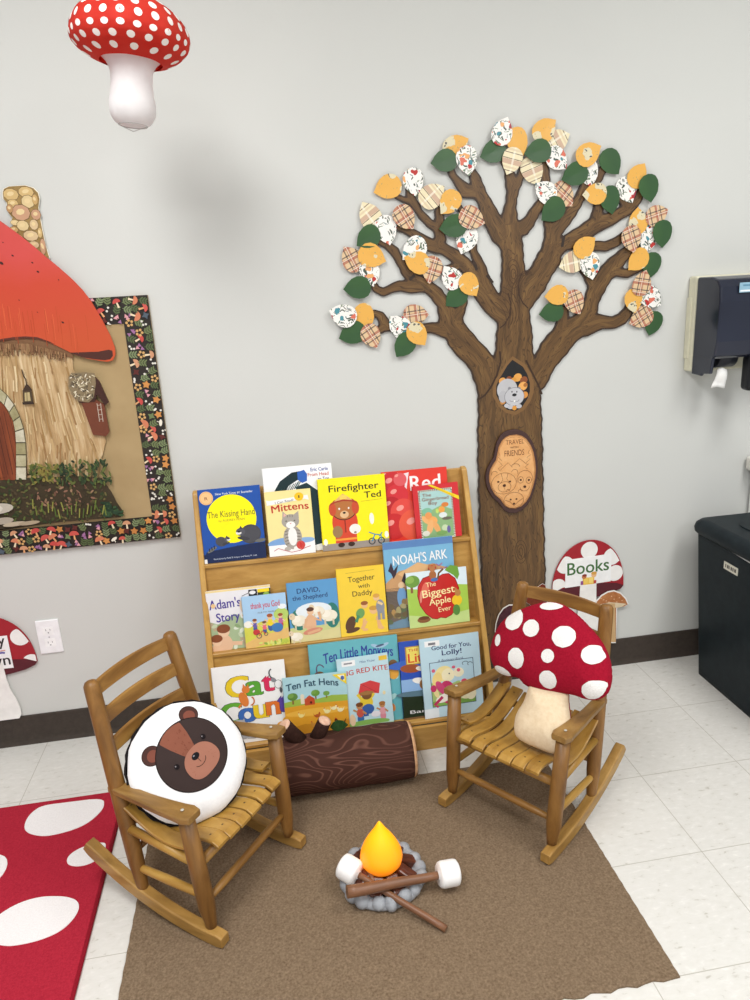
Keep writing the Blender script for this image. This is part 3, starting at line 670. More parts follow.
# branch collars and growth rings inked on the bark
b = MB(); a = Art(b, tfn(-.0083), 2e-5, .4)
for pts, w_ in (([(499, 351), (500, 362), (496, 375), (490, 387), (484, 395), (478, 399)], .006), ([(525, 360), (529, 368), (534, 378), (538, 386), (541, 394)], .006),
                ([(507, 293), (510, 303), (509, 315), (504, 324), (499, 328)], .004), ([(521, 273), (517.5, 283), (518, 295), (522, 303), (527, 308)], .004)):
    a.line(hw(pts), w_, '#3B281A')
for (x, y) in ((512.5, 274), (520, 551)):
    u, v = W(x, y)
    for r_ in (.010, .019, .029): a.ring(u, v, r_*.75, r_*1.5, .0022, '#4A3320', .05, 18)
for k in range(5): a.ring(*W(495+k*1.5, 316-k*2), .03+.006*k, .05+.005*k, .002, '#4A3320', .5, 12, -1.2, .9)
for k in range(4): a.ring(*W(527-k, 285+k), .022+.006*k, .04+.006*k, .002, '#4A3320', -.5, 12, 1.9, 4.2)
for (x0_, y0_, x1_, y1_) in ((486, 275, 492, 283), (474.5, 264.5, 476, 270), (434, 273, 441, 268), (409, 280, 414, 275), (553, 222, 557, 214), (561, 247, 563, 236)):
    a.line(hw([(x0_, y0_), (x1_, y1_)]), .009, '#35281F')
lb = b.build('bark_lines', tree); tm = [c for c in tree.children if c.name.startswith('trunk')][0].data
bm_t = bmesh.new(); bm_t.from_mesh(tm); nf0 = len(bm_t.faces); bm_t.from_mesh(lb.data); bm_t.faces.ensure_lookup_table(); nm0 = len(tm.materials)
for f in bm_t.faces[nf0:]: f.material_index += nm0
bm_t.to_mesh(tm); bm_t.free()
for q in lb.data.materials: tm.materials.append(q)
bpy.data.objects.remove(lb)
# knothole
b = MB(); a = Art(b, tfn(-.0086), 4e-5, .5)
kh = [(450+.17333*x, 320+.17333*y) for x, y in [(355, 228), (385, 248), (415, 268), (440, 310), (455, 360), (455, 410), (440, 455), (410, 500), (370, 525), (325, 515), (288, 480), (262, 430), (262, 380), (275, 345), (300, 305), (325, 262)]]
gx, gy = 511, 385
a.poly(hw([(gx+(x-gx)*1.22, gy+(y-gy)*1.14) for x, y in kh]), '#7E5C36'); a.poly(hw(kh), '#1B1B1D')
def kx(x, y): return W(450+.17333*x, 320+.17333*y)
for (x, y, r_, c_) in ((297, 350, 20, '#DFA055'), (385, 330, 24, '#E3A24E'), (420, 345, 22, '#8A4E2A'), (415, 380, 26, '#E8A95C'), (335, 338, 16, '#8A4A28'), (425, 430, 20, '#D58F42'), (300, 470, 16, '#C98A48'), (405, 412, 14, '#6E3A22'), (362, 345, 16, '#D9963F'), (430, 372, 12, '#A86A34')):
    a.ell(*kx(x, y), r_*.00062, r_*.00055, c_, .5, 12)
a.ell(*kx(325, 400), .035, .036, '#BDBDC0', 0, 20); a.ell(*kx(300, 440), .014, .02, '#B4B4B8'); a.ell(*kx(340, 490), .02, .009, '#C4C4C8')
a.ell(*kx(338, 394), .006, .006, '#8B8B90'); a.ell(*kx(392, 394), .006, .006, '#8B8B90')
a.ell(*kx(366, 440), .0345, .031, '#77777C'); a.ell(*kx(366, 440), .033, .0295, '#C2C2C6'); a.ell(*kx(366, 430), .008, .005, '#26262A')
for s_ in (-1, 1): a.ell(*kx(366+s_*14, 412), .0022, .003, '#26262A', 0, 8)
a.ring(*kx(354, 458), .009, .006, .0012, '#6A6A70', 0, 8, PI, 2*PI); a.ring(*kx(378, 458), .009, .006, .0012, '#6A6A70', 0, 8, PI, 2*PI); a.rect(kx(362, 470)[0], kx(362, 470)[1], kx(371, 470)[0], kx(366, 460)[1], '#F3F0EA')
a.ell(*kx(345, 500), .010, .007, '#BDBDC2'); a.ell(*kx(392, 495), .010, .007, '#BDBDC2'); a.ell(*kx(366, 505), .008, .008, '#D9963F')
o = b.build('knothole', tree); o['label'] = 'dark hollow with a small grey animal and autumn leaves'

# leaves: px centre, tip direction, print
LEAVES = [(388.4, 187, 205, 'Y'), (412.4, 181, 285, 'F'), (430, 197, 40, 'S'), (449, 202, 235, 'Y'), (402.8, 217, 300, 'P'), (370, 217, 125, 'S'), (385, 229, 290, 'F'), (368.4, 237, 205, 'G'),
 (444, 161.4, 195, 'G'), (465, 160, 285, 'F'), (454, 147.8, 35, 'Y'), (493, 152, 205, 'G'), (515.6, 141.4, 300, 'Y'), (500.4, 134, 75, 'F'), (510, 160.6, 255, 'S'), (530.8, 170, 290, 'S'), (554.7, 141.7, 30, 'S'), (542, 131.8, 45, 'Y'), (554, 159, 325, 'F'), (537, 152, 195, 'G'),
 (561, 194.5, 320, 'P'), (545, 193, 150, 'F'), (552, 210, 210, 'G'), (573.8, 174.6, 205, 'G'), (585, 155.5, 35, 'Y'), (586.8, 172, 290, 'F'), (608.5, 161.6, 300, 'G'), (607.6, 199, 290, 'G'), (593.7, 194.5, 175, 'Y'),
 (645.7, 187.6, 290, 'G'), (625, 189, 290, 'F'), (635, 177, 50, 'Y'), (653.5, 216, 15, 'P'), (659.6, 232.7, 280, 'G'), (628.4, 238, 290, 'P'), (646.6, 238, 265, 'F'), (636, 223, 100, 'Y'),
 (571, 262, 190, 'S'), (587.7, 264.7, 290, 'F'), (581.6, 248, 45, 'Y'), (650, 264, 265, 'G'), (637, 259.5, 215, 'Y'), (648.3, 296.7, 315, 'F'), (631, 299.3, 285, 'Y'), (638.8, 284.6, 80, 'P'), (651.8, 321.9, 260, 'G'), (640.5, 316.7, 210, 'P'),
 (551, 311.5, 195, 'G'), (572, 301, 290, 'P'), (555.6, 295, 190, 'Y'), (352.4, 260.4, 115, 'P'), (369, 271.6, 290, 'F'), (370, 255.6, 330, 'Y'), (358, 287.6, 190, 'G'), (343.6, 315.6, 150, 'F'), (363.6, 314.8, 300, 'Y'), (353.2, 332.4, 205, 'G'), (370, 334.8, 300, 'P'),
 (404, 344, 225, 'G'), (415.6, 333, 310, 'Y'), (414, 314.8, 5, 'P'), (399.6, 326.8, 140, 'F'), (414, 249, 210, 'F'), (430.8, 268.4, 250, 'P'), (417, 262.8, 165, 'Y'), (456.4, 296, 210, 'G'), (450.8, 278.4, 130, 'F'), (467.6, 284, 310, 'Y'), (453, 226.4, 195, 'G'), (469, 218, 330, 'P'), (466, 238.4, 240, 'F')]
def voro_blobs(nt, v, scale, thr, rnd=1.):
    vo = N(nt, 'ShaderNodeTexVoronoi', Scale=scale, Randomness=rnd); nt.links.new(v, vo.inputs['Vector'])
    lt = N(nt, 'ShaderNodeMath', operation='LESS_THAN'); lt.inputs[1].default_value = thr; nt.links.new(vo.outputs['Distance'], lt.inputs[0]); return vo, lt.outputs[0]
def mixc(nt, fac, A, Bc):
    mx = N(nt, 'ShaderNodeMix', data_type='RGBA'); nt.links.new(fac, mx.inputs['Factor'])
    if isinstance(A, str): mx.inputs['A'].default_value = lin(A)
    else: nt.links.new(A, mx.inputs['A'])
    if isinstance(Bc, str): mx.inputs['B'].default_value = lin(Bc)
    else: nt.links.new(Bc, mx.inputs['B'])
    return mx.outputs['Result']
def warped(nt, sc, amt):
    v = coords(nt); n = N(nt, 'ShaderNodeTexNoise', Scale=sc, Detail=1.); nt.links.new(v, n.inputs['Vector']); k = N(nt, 'ShaderNodeVectorMath', operation='SCALE'); k.inputs['Scale'].default_value = amt; nt.links.new(n.outputs['Color'], k.inputs[0])
    a_ = N(nt, 'ShaderNodeVectorMath', operation='ADD'); nt.links.new(v, a_.inputs[0]); nt.links.new(k.outputs[0], a_.inputs[1]); oi = N(nt, 'ShaderNodeObjectInfo'); k2 = N(nt, 'ShaderNodeVectorMath', operation='ADD'); nt.links.new(a_.outputs[0], k2.inputs[0]); nt.links.new(oi.outputs['Location'], k2.inputs[1]); return k2.outputs[0]
def scaled(nt, v, sc, rot=0.):
    mp = N(nt, 'ShaderNodeMapping'); mp.inputs['Scale'].default_value = sc; mp.inputs['Rotation'].default_value = (0, rot, 0); nt.links.new(v, mp.inputs['Vector']); return mp.outputs[0]
def m_floral():
    m, nt, b_ = nodes('floral_paper', .4, .45); v = warped(nt, 40., .03); out = '#F2EFE9'
    for (sc, rot, thr, c) in (((42, 42, 150), .7, .31, '#4A564A'), ((140, 38, 40), .5, .24, '#74866A'), ((50, 40, 170), 2.2, .20, '#5E7A80')):
        vo, f1 = voro_blobs(nt, scaled(nt, v, sc, rot), 1., thr); out = mixc(nt, f1, out, c)
    v3, f3 = voro_blobs(nt, v, 42., .38); sp_ = N(nt, 'ShaderNodeSeparateColor'); nt.links.new(v3.outputs['Color'], sp_.inputs[0])
    k = N(nt, 'ShaderNodeMath', operation='GREATER_THAN'); k.inputs[1].default_value = .30; nt.links.new(sp_.outputs[1], k.inputs[0]); f4 = N(nt, 'ShaderNodeMath', operation='MULTIPLY'); nt.links.new(k.outputs[0], f4.inputs[0]); nt.links.new(f3, f4.inputs[1])
    r = ramp(nt, [(0, '#B8322E'), (.3, '#D8705A'), (.5, '#4A8E9A'), (.66, '#E8A868'), (.85, '#A03040')], 'CONSTANT'); nt.links.new(sp_.outputs[0], r.inputs['Fac'])
    out = mixc(nt, f4.outputs[0], out, r.outputs['Color']); nt.links.new(out, b_.inputs['Base Color']); return m
def m_yellow():
    m, nt, b_ = nodes('yellow_print_paper', .4, .45); v = warped(nt, 60., .02)
    vo, f1 = voro_blobs(nt, v, 21., .36); out = mixc(nt, f1, '#E6AE50', '#DCD2B0'); vo, f2 = voro_blobs(nt, scaled(nt, v, (70, 70, 70)), 1., .27); g = N(nt, 'ShaderNodeMath', operation='MULTIPLY'); nt.links.new(f1, g.inputs[0]); nt.links.new(f2, g.inputs[1]); out = mixc(nt, g.outputs[0], out, '#5A5A58')
    vo, f3 = voro_blobs(nt, scaled(nt, v, (70, 60, 150), .5), 1., .15); out = mixc(nt, f3, out, '#A8976A'); nt.links.new(out, b_.inputs['Base Color']); return m
def m_plaid(name, base, bands):
    m, nt, b_ = nodes(name, .4, .45); v = coords(nt); sep = N(nt, 'ShaderNodeSeparateXYZ'); nt.links.new(v, sep.inputs[0]); out = base
    for ax, per, off, wid, col, st in bands:
        a_ = N(nt, 'ShaderNodeMath', operation='ADD'); a_.inputs[1].default_value = 10*per+off; nt.links.new(sep.outputs[ax], a_.inputs[0])
        d = N(nt, 'ShaderNodeMath', operation='MODULO'); d.inputs[1].default_value = per; nt.links.new(a_.outputs[0], d.inputs[0])
        l = N(nt, 'ShaderNodeMath', operation='LESS_THAN'); l.inputs[1].default_value = wid; nt.links.new(d.outputs[0], l.inputs[0])
        k = N(nt, 'ShaderNodeMath', operation='MULTIPLY'); k.inputs[1].default_value = st; nt.links.new(l.outputs[0], k.inputs[0])
        out = mixc(nt, k.outputs[0], out, col)
    nt.links.new(out, b_.inputs['Base Color']); return m
LM = {'F': m_floral(), 'Y': m_yellow(),
 'P': m_plaid('plaid_paper', '#DDBF96', [('X', .034, 0, .011, '#A85A48', .75), ('Z', .034, .006, .011, '#A85A48', .65), ('X', .034, .018, .0035, '#3C3038', .8), ('Z', .034, .024, .0035, '#3C3038', .8), ('X', .034, .026, .002, '#F3E8D2', .8), ('Z', .034, .0, .002, '#F3E8D2', .8)]),
 'S': m_plaid('pale_plaid_paper', '#E9DDB8', [('X', .05, .0, .014, '#C29C86', .8), ('X', .05, .003, .002, '#4A2A2E', .9), ('X', .05, .019, .0022, '#5A3638', .9), ('Z', .06, .0, .006, '#F5EFDC', .6), ('X', .05, .03, .006, '#D8C2A0', .7)])}
mg, ntg, bg = nodes('green_paper', .3, .5); bg.inputs['Base Color'].default_value = lin('#33552F')
n_ = N(ntg, 'ShaderNodeTexNoise', Scale=9., Detail=2.); ntg.links.new(coords(ntg), n_.inputs['Vector']); r_ = ramp(ntg, [(.3, '#2E5030'), (.7, '#3B5F33')]); ntg.links.new(n_.outputs['Fac'], r_.inputs['Fac']); ntg.links.new(r_.outputs['Color'], bg.inputs['Base Color']); LM['G'] = mg
LEAF = [(.062, -.006), (.052, .004), (.042, .014), (.028, .024), (.010, .0315), (-.006, .033), (-.020, .029), (-.029, .020), (-.034, .008), (-.033, -.008), (-.026, -.021), (-.013, -.030), (.003, -.0325), (.020, -.029), (.036, -.021), (.050, -.012)]
LEAF = [((min(x, .030)+max(0, x-.030)*.72-.004)*.95, y*1.0) for x, y in LEAF]
LN = {'G': 'plain green paper leaf', 'F': 'white floral paper leaf', 'Y': 'yellow printed paper leaf', 'P': 'red and tan plaid paper leaf', 'S': 'pale striped paper leaf'}
for k, (x, y, ang, ty) in enumerate(LEAVES):
    u, v = W(x, y); R = random.Random(k); sc = R.uniform(.96, 1.08); sh = (R.random() > .3)
    b = MB().mat(LM[ty]); bend = R.uniform(.0003, .0012)
    n = len(LEAF); pts = [(p[0]*sc, (p[1] if sh else -p[1])*sc) for p in LEAF]
    top = [b.bm.verts.new((p[0], -bend*abs(p[1]/.033)**1.5-.0006, p[1])) for p in pts]; bot = [b.bm.verts.new((p[0], -bend*abs(p[1]/.033)**1.5, p[1])) for p in pts]
    ct = b.bm.verts.new((.006, -.0006, 0)); cb_ = b.bm.verts.new((.006, 0, 0))
    for i in range(n):
        j = (i+1) % n
        for f in ((top[i], top[j], ct), (bot[j], bot[i], cb_), (top[i], bot[i], bot[j], top[j])): b.bm.faces.new(f)
    o = b.build('leaf', tree); o.location = (u-TORG[0], -.0095-.0022*(k % 5), v-TORG[1]); o.rotation_euler = (0, -math.radians(ang), 0); o['label'] = LN[ty]

# plaque
out8 = [(290, 112), (318, 86), (350, 70), (410, 63), (455, 75), (492, 100), (530, 155), (552, 215), (566, 290), (571, 360), (565, 430), (548, 500), (522, 580), (490, 632), (450, 668), (400, 688), (350, 685), (318, 668), (298, 640), (275, 608), (230, 570), (198, 515), (182, 460), (180, 410), (190, 360), (212, 320), (238, 280), (250, 225), (262, 165)]
def px8(x, y): return W(460+.13333*x, 420+.13333*y)
pc = px8(400, 380); po = [px8(*q) for q in out8]
t = thing('wood_slice_plaque', 'oval wood slice plaque reading Travel with Friends on the tree trunk', 'sign', (pc[0], 0, min(p[1] for p in po)))
zb = min(p[1] for p in po)
def shr(s_): return [(pc[0]+(x-pc[0])*s_, pc[1]+(z-pc[1])*s_) for x, z in po]
b = MB().mat(flat('#4A3330', .6)); b.prism(po, .010, lambda u, v, w: (u-pc[0], -.0085-w, v-zb)); bev(b.build('bark_rim', t), .002)
b = MB().mat(wood('plaque_face', '#DC9F63', '#E5AC70', '#EBB87F', (30, 30, 30), .5)); b.prism(shr(.87), .001, lambda u, v, w: (u-pc[0], -.0185-w, v-zb))
a = Art(b, lambda u, v, h: (u-pc[0], -.0196-h, v-zb), 4e-5, .5); ink = '#7A4A2A'
a.line(shr(.87)+[shr(.87)[0]], .004, '#B77F4C'); a.line(shr(.83)+[shr(.83)[0]], .0012, '#A8713F')
u, v = px8(397, 172); a.text('TRAVEL', u, v, .064, .0155, ink, 0); u, v = px8(392, 204); a.text('WITH', u, v, .028, .007, ink, .02); u, v = px8(393, 258); a.text('FRIENDS', u, v, .069, .020, ink, 0)
for pts in ([(290, 365), (345, 310), (378, 345)], [(370, 335), (432, 280), (490, 325)], [(278, 232), (285, 262), (272, 268), (298, 296), (275, 300), (305, 330), (272, 355), (290, 372)], [(505, 215), (495, 240), (515, 248), (485, 272), (512, 282), (480, 310), (500, 318), (470, 345), (490, 356)], [(295, 392), (308, 440), (282, 470)], [(345, 392), (336, 430), (352, 452)]):
    a.line([px8(*q) for q in pts], .0012, ink)
def ring8(x, y, rx, ry, a0=0, a1=2*PI, w_=.0012): u, v = px8(x, y); a.ring(u, v, rx*.000478, ry*.000478, w_, ink, 0, 20, a0, a1)
ring8(315, 465, 92, 78); ring8(320, 490, 48, 38); ring8(245, 395, 22, 20, .3, 3.6); ring8(395, 385, 24, 24, -.4, 2.9); ring8(470, 430, 58, 62, -.3, 3.5); ring8(440, 438, 20, 24); ring8(500, 440, 20, 24); ring8(470, 490, 34, 30, PI, 2*PI); ring8(388, 590, 74, 60); ring8(345, 525, 14, 16, 0, PI); ring8(435, 525, 14, 16, 0, PI); ring8(400, 350, 34, 32, .2, 2.6)
for (x, y, r2) in ((273, 453, 8), (360, 450, 8), (318, 480, 12), (440, 438, 8), (500, 438, 8), (470, 488, 11), (365, 584, 7), (408, 580, 7), (390, 615, 9)): a.ell(*px8(x, y), r2*.00048, r2*.00042, '#4A2A18', 0, 10)
a.line([px8(325, 590), px8(360, 600), px8(390, 630), px8(420, 600), px8(455, 575)], .0012, ink); a.line([px8(320, 495), px8(320, 510)], .001, ink)
b.build('carved_face', t)

# =================================================================== BOOK DISPLAY RACK
SW = wood('honey_birch', '#A67A38', '#B88C47', '#C69C56', (9, 40, 40), .38, .45)
SWv = wood('honey_birch_upright', '#B0843E', '#C1954E', '#CDA55C', (40, 40, 5), .38, .45)
XL, XR = -1.546, -.652; TH = .018
t = thing('book_rack', 'honey wood tiered book display rack full of picture books against the wall', 'bookshelf', ((XL+XR)/2, -.2, 0))
cxr = (XL+XR)/2
def rr(x, y, z): return (x-cxr, y+.2, z)
prof = [(-.366, 0), (-.362, .02), (-.106, .842), (-.100, .850), (-.080, .852), (-.070, .842), (-.030, .0)]
for xa in (XL, XR-TH):
    b = MB().mat(SWv); b.prism(prof, TH, lambda u, v, w: rr(xa+w-(.020*v/.85 if xa > -1 else -.004*v/.85), u, v)); bev(b.build('side_panel', t), .004, 2)
IN0, IN1 = XL+TH, XR-TH-.006; TILT = .17; TA = math.atan(TILT)
rows = {1: (-.165, .635, .845), 2: (-.246, .373, .624), 3: (-.332, .095, .362)}
for r_, (yl, zl, zt) in rows.items():
    y0 = yl+.042; Lb = (zt-zl+.01)/math.cos(TA)
    b = MB().mat(SW); b.prism([(y0, zl-.012), (y0+TILT*(zt-zl+.012), zt), (y0+TILT*(zt-zl+.012)+.012, zt), (y0+.012, zl-.012)], IN1-IN0, lambda u, v, w: rr(IN0+w, u, v))
    bev(b.build('back_panel', t), .0015)
    b = MB().mat(SW); b.box(rr((IN0+IN1)/2, yl+.021-.001, zl-.006-.0004), (IN1-IN0, .046, .012), .0015, 1); b.build('ledge', t)
b = MB().mat(SW); b.box(rr((IN0+IN1)/2, -.345, .0415), (IN1-IN0, .014, .083), .002, 2); b.build('base_board', t)

# ------------------------------------------------ books
GB = 'picture books on the display rack'
def rac(a, x, y, s, flip=1):   # small grey night animal silhouette
    a.ell(x+.10*s*flip, y, .15*s, .13*s, '#4A4A50', .3*flip); a.ell(x-.06*s*flip, y+.05*s, .075*s, .065*s, '#55555C'); a.ell(x-.09*s*flip, y+.035*s, .045*s, .028*s, '#E9E6DE'); a.ell(x-.085*s*flip, y+.055*s, .03*s, .014*s, '#222228')
    a.poly([(x-.08*s*flip, y+.10*s), (x-.05*s*flip, y+.15*s), (x-.02*s*flip, y+.10*s)], '#3E3E44'); a.ell(x-.02*s*flip, y-.06*s, .10*s, .03*s, '#3C3C42', -.2*flip)
def kid(a, x, y, s, top, hair, bottom='#3E5E9A', skin='#EBC39C'):
    a.ell(x, y+.02*s, .05*s, .075*s, bottom); a.ell(x, y+.11*s, .055*s, .07*s, top); a.line([(x-.04*s, y+.13*s), (x-.1*s, y+.17*s)], .028*s, skin); a.line([(x+.04*s, y+.13*s), (x+.09*s, y+.08*s)], .028*s, skin)
    a.ell(x, y+.215*s, .05*s, .052*s, skin); a.ell(x, y+.24*s, .054*s, .034*s, hair); a.ell(x-.016*s, y+.21*s, .006*s, .008*s, '#40302A', 0, 6); a.ell(x+.016*s, y+.21*s, .006*s, .008*s, '#40302A', 0, 6)
def sheep(a, x, y, s):
    a.ell(x, y, .11*s, .08*s, '#EFE7D2'); a.ell(x-.04*s, y+.03*s, .06*s, .05*s, '#F6EFDE'); a.ell(x-.10*s, y+.07*s, .045*s, .05*s, '#E3CDAA'); a.ell(x-.115*s, y+.075*s, .006*s, .007*s, '#3A2A20', 0, 6)
    for k in (-.06, .05): a.rect(x+k*s-.012*s, y-.13*s, x+k*s+.012*s, y-.05*s, '#D9C8A8')
def tree_(a, x, y, s, c='#5E8A3C'): a.rect(x-.014*s, y, x+.014*s, y+.09*s, '#8A6238'); a.ell(x, y+.13*s, .085*s, .065*s, c); a.ell(x-.03*s, y+.15*s, .05*s, .04*s, '#77A24A')
def hen(a, x, y, s, c, f=1): a.ell(x, y, .045*s, .032*s, c); a.ell(x-.04*s*f, y+.035*s, .018*s, .022*s, c); a.poly([(x+.03*s*f, y), (x+.07*s*f, y+.055*s), (x+.05*s*f, y-.01*s)], c); a.ell(x-.042*s*f, y+.06*s, .010*s, .008*s, '#C43A2A', 0, 8); a.poly([(x-.056*s*f, y+.035*s), (x-.07*s*f, y+.03*s), (x-.056*s*f, y+.025*s)], '#E0A030')
def bk_moon(a, H):
    a.poly([(0, 0), (1, 0), (1, .26), (.8, .24), (.55, .25), (.35, .19), (.15, .20), (0, .14)], '#14244E'); a.ell(.50, .70, .40, .40, '#FFF200', 0, 40); a.poly([(.05, .19), (.3, .22), (.6, .25), (1, .27), (1, .10), (0, .08)], '#14244E')
    a.ell(.78, .42, .17, .16, '#45454B', .2); rac(a, .68, .42, 1.0); rac(a, .36, .34, .62, -1); a.ell(.93, .30, .09, .03, '#6A6A66', .1); a.ell(.14, .22, .09, .025, '#6A6A66', .5)
    for k in range(3): a.rect(.09+.04*k, .19+.02*k, .105+.04*k, .245+.02*k, '#20202A')
    a.text('The Kissing Hand', .50, .74, .76, .105, '#6E6A2A', .0); a.text('by AUDREY PENN', .5, .665, .42, .035, '#A89A2A'); a.text('New York Times #1 Bestseller', .58, 1.105, .60, .036, '#E9EDF5', 0.006)
    a.text('Illustrations by Ruth E. Harper and Nancy M. Leak', .5, .05, .70, .026, '#C9D2E6'); a.ell(.13, 1.07, .11, .11, '#F2C187', 0, 24); a.ring(.13, 1.07, .095, .095, .006, '#D79A5A', 0, 24); a.text('R', .13, 1.04, .05, .05, '#7A4A30', 0.011); a.rect(0, 0, .045, .07, '#EDEDED')
def bk_head(a, H):
    R = random.Random(4); K = '#122C30'
    a.poly([(.10, .55*H), (.14, .72*H), (.24, .84*H), (.42, .93*H), (.56, .94*H), (.50, .84*H), (.36, .78*H), (.27, .66*H), (.24, .54*H)], K); a.poly([(.46, .76*H), (.62, .80*H), (.74, .72*H), (.92, .6*H), (.93, .1*H), (.55, .05*H), (.50, .4*H)], '#16343A')
    for k in range(26): x = R.uniform(.16, .5); a.line([(x, .62*H+x*.35), (x+.07, .70*H+x*.35)], .006, R.choice(['#1E4A50', '#0C1E22', '#2C5A5C']))
    a.poly([(.50, .93*H), (.60, .95*H), (.64, .90*H), (.63, .82*H), (.56, .80*H), (.50, .84*H)], '#2E5FB4'); a.rect(.78, 0, 1, .12*H, '#2E5FA0')
    a.text('Eric Carle', .82, H-.095, .25, .052, '#3A4C9A', 0.011); a.text('From Head', .80, H-.165, .30, .05, '#C8503C', 0.011); a.text('to Toe', .87, H-.235, .16, .048, '#3A4C9A', 0.011)
def bk_kitten(a, H):
    a.rect(0, 0, 1, .30, '#F5F3F0'); a.ell(.28, .30, .30, .09, '#7EA6D6', .1); a.ell(.8, .30, .20, .06, '#8DB2DC', 0); a.rect(0, .05, 1, .24, '#F7F5F2')
    a.ell(.53, .38, .20, .26, '#A9A298', 0, 28); a.ell(.53, .40, .10, .20, '#F4F1EC'); a.ell(.51, .74, .19, .155, '#A9A298', 0, 28); a.poly([(.34, .80), (.36, .97), (.46, .87)], '#A9A298'); a.poly([(.58, .87), (.70, .95), (.70, .78)], '#A9A298'); a.poly([(.37, .84), (.38, .93), (.44, .87)], '#E4B4A8')
    a.ell(.51, .66, .10, .075, '#F6F3EE'); a.ell(.42, .75, .02, .014, '#5A5A50'); a.ell(.60, .75, .02, .014, '#5A5A50'); a.poly([(.485, .70), (.535, .70), (.51, .675)], '#D88A86')
    for k in range(5): a.line([(.36, .24+.07*k), (.44, .26+.07*k)], .016, '#6E675E'); a.line([(.62, .26+.07*k), (.70, .24+.07*k)], .016, '#6E675E')
    for k in range(3): a.line([(.46+.05*k, .83), (.46+.05*k, .88)], .014, '#6E675E')
    a.ell(.40, .14, .07, .045, '#B5AEA4'); a.ell(.60, .14, .07, .045, '#F4F1EC'); a.ell(.69, .20, .095, .095, '#C8322C', 0, 20)
    for k in range(3): a.ring(.69, .20, .03+.025*k, .08, .007, '#E0645C', .5*k, 14)
    a.line([(.10, .12), (.2, .17), (.32, .12), (.48, .06), (.66, .08), (.78, .13), (.9, .16)], .012, '#B83A4A')
    a.poly([(.04, 1.12), (.86, 1.20), (.95, 1.17), (.93, 1.28), (.10, 1.22), (.03, 1.24)], '#F6F4EE'); a.text('I Can Read!', .42, 1.16, .40, .05, '#55556A', 0.011, .09); a.ell(.74, 1.26, .10, .09, '#F2C21E', 0, 24); a.text('1', .74, 1.23, .03, .06, '#6A5A20')
    a.text('Mittens', .53, .965, .80, .155, '#BE2C22', 0.017, .03, .02)
def bk_fire(a, H):
    a.rect(0, 0, 1, .10, '#9A8F86')
    a.text('Firefighter', .53, .865, .74, .10, '#141414', 0.017, .0); a.text('Ted', .80, .735, .25, .095, '#141414', 0.017); a.line([(.62, .69), (.94, .70)], .004, '#8A7E20')
    a.ell(.36, .40, .19, .25, '#D6472C', 0, 26); a.rect(.20, .10, .52, .22, '#D6472C'); a.rect(.20, .135, .52, .165, '#F2A03C'); a.ell(.24, .27, .075, .09, '#9C7A50'); a.ell(.50, .29, .085, .075, '#F0EDE6'); a.ell(.50, .24, .02, .015, '#8A6A5A')
    a.ell(.36, .60, .19, .165, '#1E1A16', 0, 26); a.ell(.36, .60, .178, .153, '#B5713A', 0, 26); a.ell(.19, .61, .055, .10, '#C9502E'); a.ell(.53, .61, .055, .10, '#C9502E'); a.poly([(.14, .66), (.22, .74), (.36, .76), (.50, .74), (.58, .66), (.5, .70), (.36, .72), (.22, .70)], '#A83A24'); a.poly([(.22, .72), (.29, .78), (.36, .83), (.43, .78), (.50, .72), (.36, .745)], '#E0B070'); a.poly([(.31, .745), (.41, .745), (.42, .80), (.36, .815), (.30, .80)], '#F0D060')
    a.ell(.36, .52, .065, .055, '#E3B98A'); a.ell(.36, .545, .022, .016, '#2A1A14'); a.ell(.29, .61, .013, .016, '#F3EFE6'); a.ell(.43, .61, .013, .016, '#F3EFE6'); a.rect(.352, .25, .368, .44, '#8A2A1C')
    a.ell(.28, .07, .05, .035, '#3A2418'); a.ell(.43, .07, .05, .035, '#3A2418'); a.ell(.76, .42, .035, .085, '#F7F4E4'); a.ell(.05, .13, .03, .05, '#F7F4E4'); a.ell(.965, .16, .03, .05, '#F7F4E4')
    a.ring(.74, .08, .045, .045, .014, '#303438', 0, 16); a.ring(.88, .08, .045, .045, .014, '#303438', 0, 16); a.line([(.74, .08), (.79, .18), (.88, .16), (.88, .08)], .018, '#3D8DB8'); a.line([(.79, .18), (.70, .22)], .014, '#3D8DB8'); a.line([(.85, .14), (.9, .2)], .014, '#3D8DB8')
def bk_red(a, H):
    a.poly([(0, .80*H), (.25, .98*H), (0, .98*H)], '#E9E3E4'); R = random.Random(9)
    a.poly([(.30, .95*H), (.42, .97*H), (.34, .60*H), (.28, .72*H)], '#E9DADC')
    for (x, y, r_, c_) in ((.16, .82, .19, '#C62A30'), (.22, .66, .17, '#D23038'), (.12, .50, .16, '#B82028'), (.30, .42, .20, '#DE4A40'), (.14, .22, .2, '#C8282A'), (.45, .22, .24, '#E4593F'), (.28, .88, .10, '#DA5A5E')): a.ell(x, y*H, r_, r_, c_); a.ell(x-.05, y*H+.06, r_*.3, r_*.2, '#EE9A90', .4)
    a.text('Red', .66, H-.31, .46, .22, '#F6F0EE', 0.019)
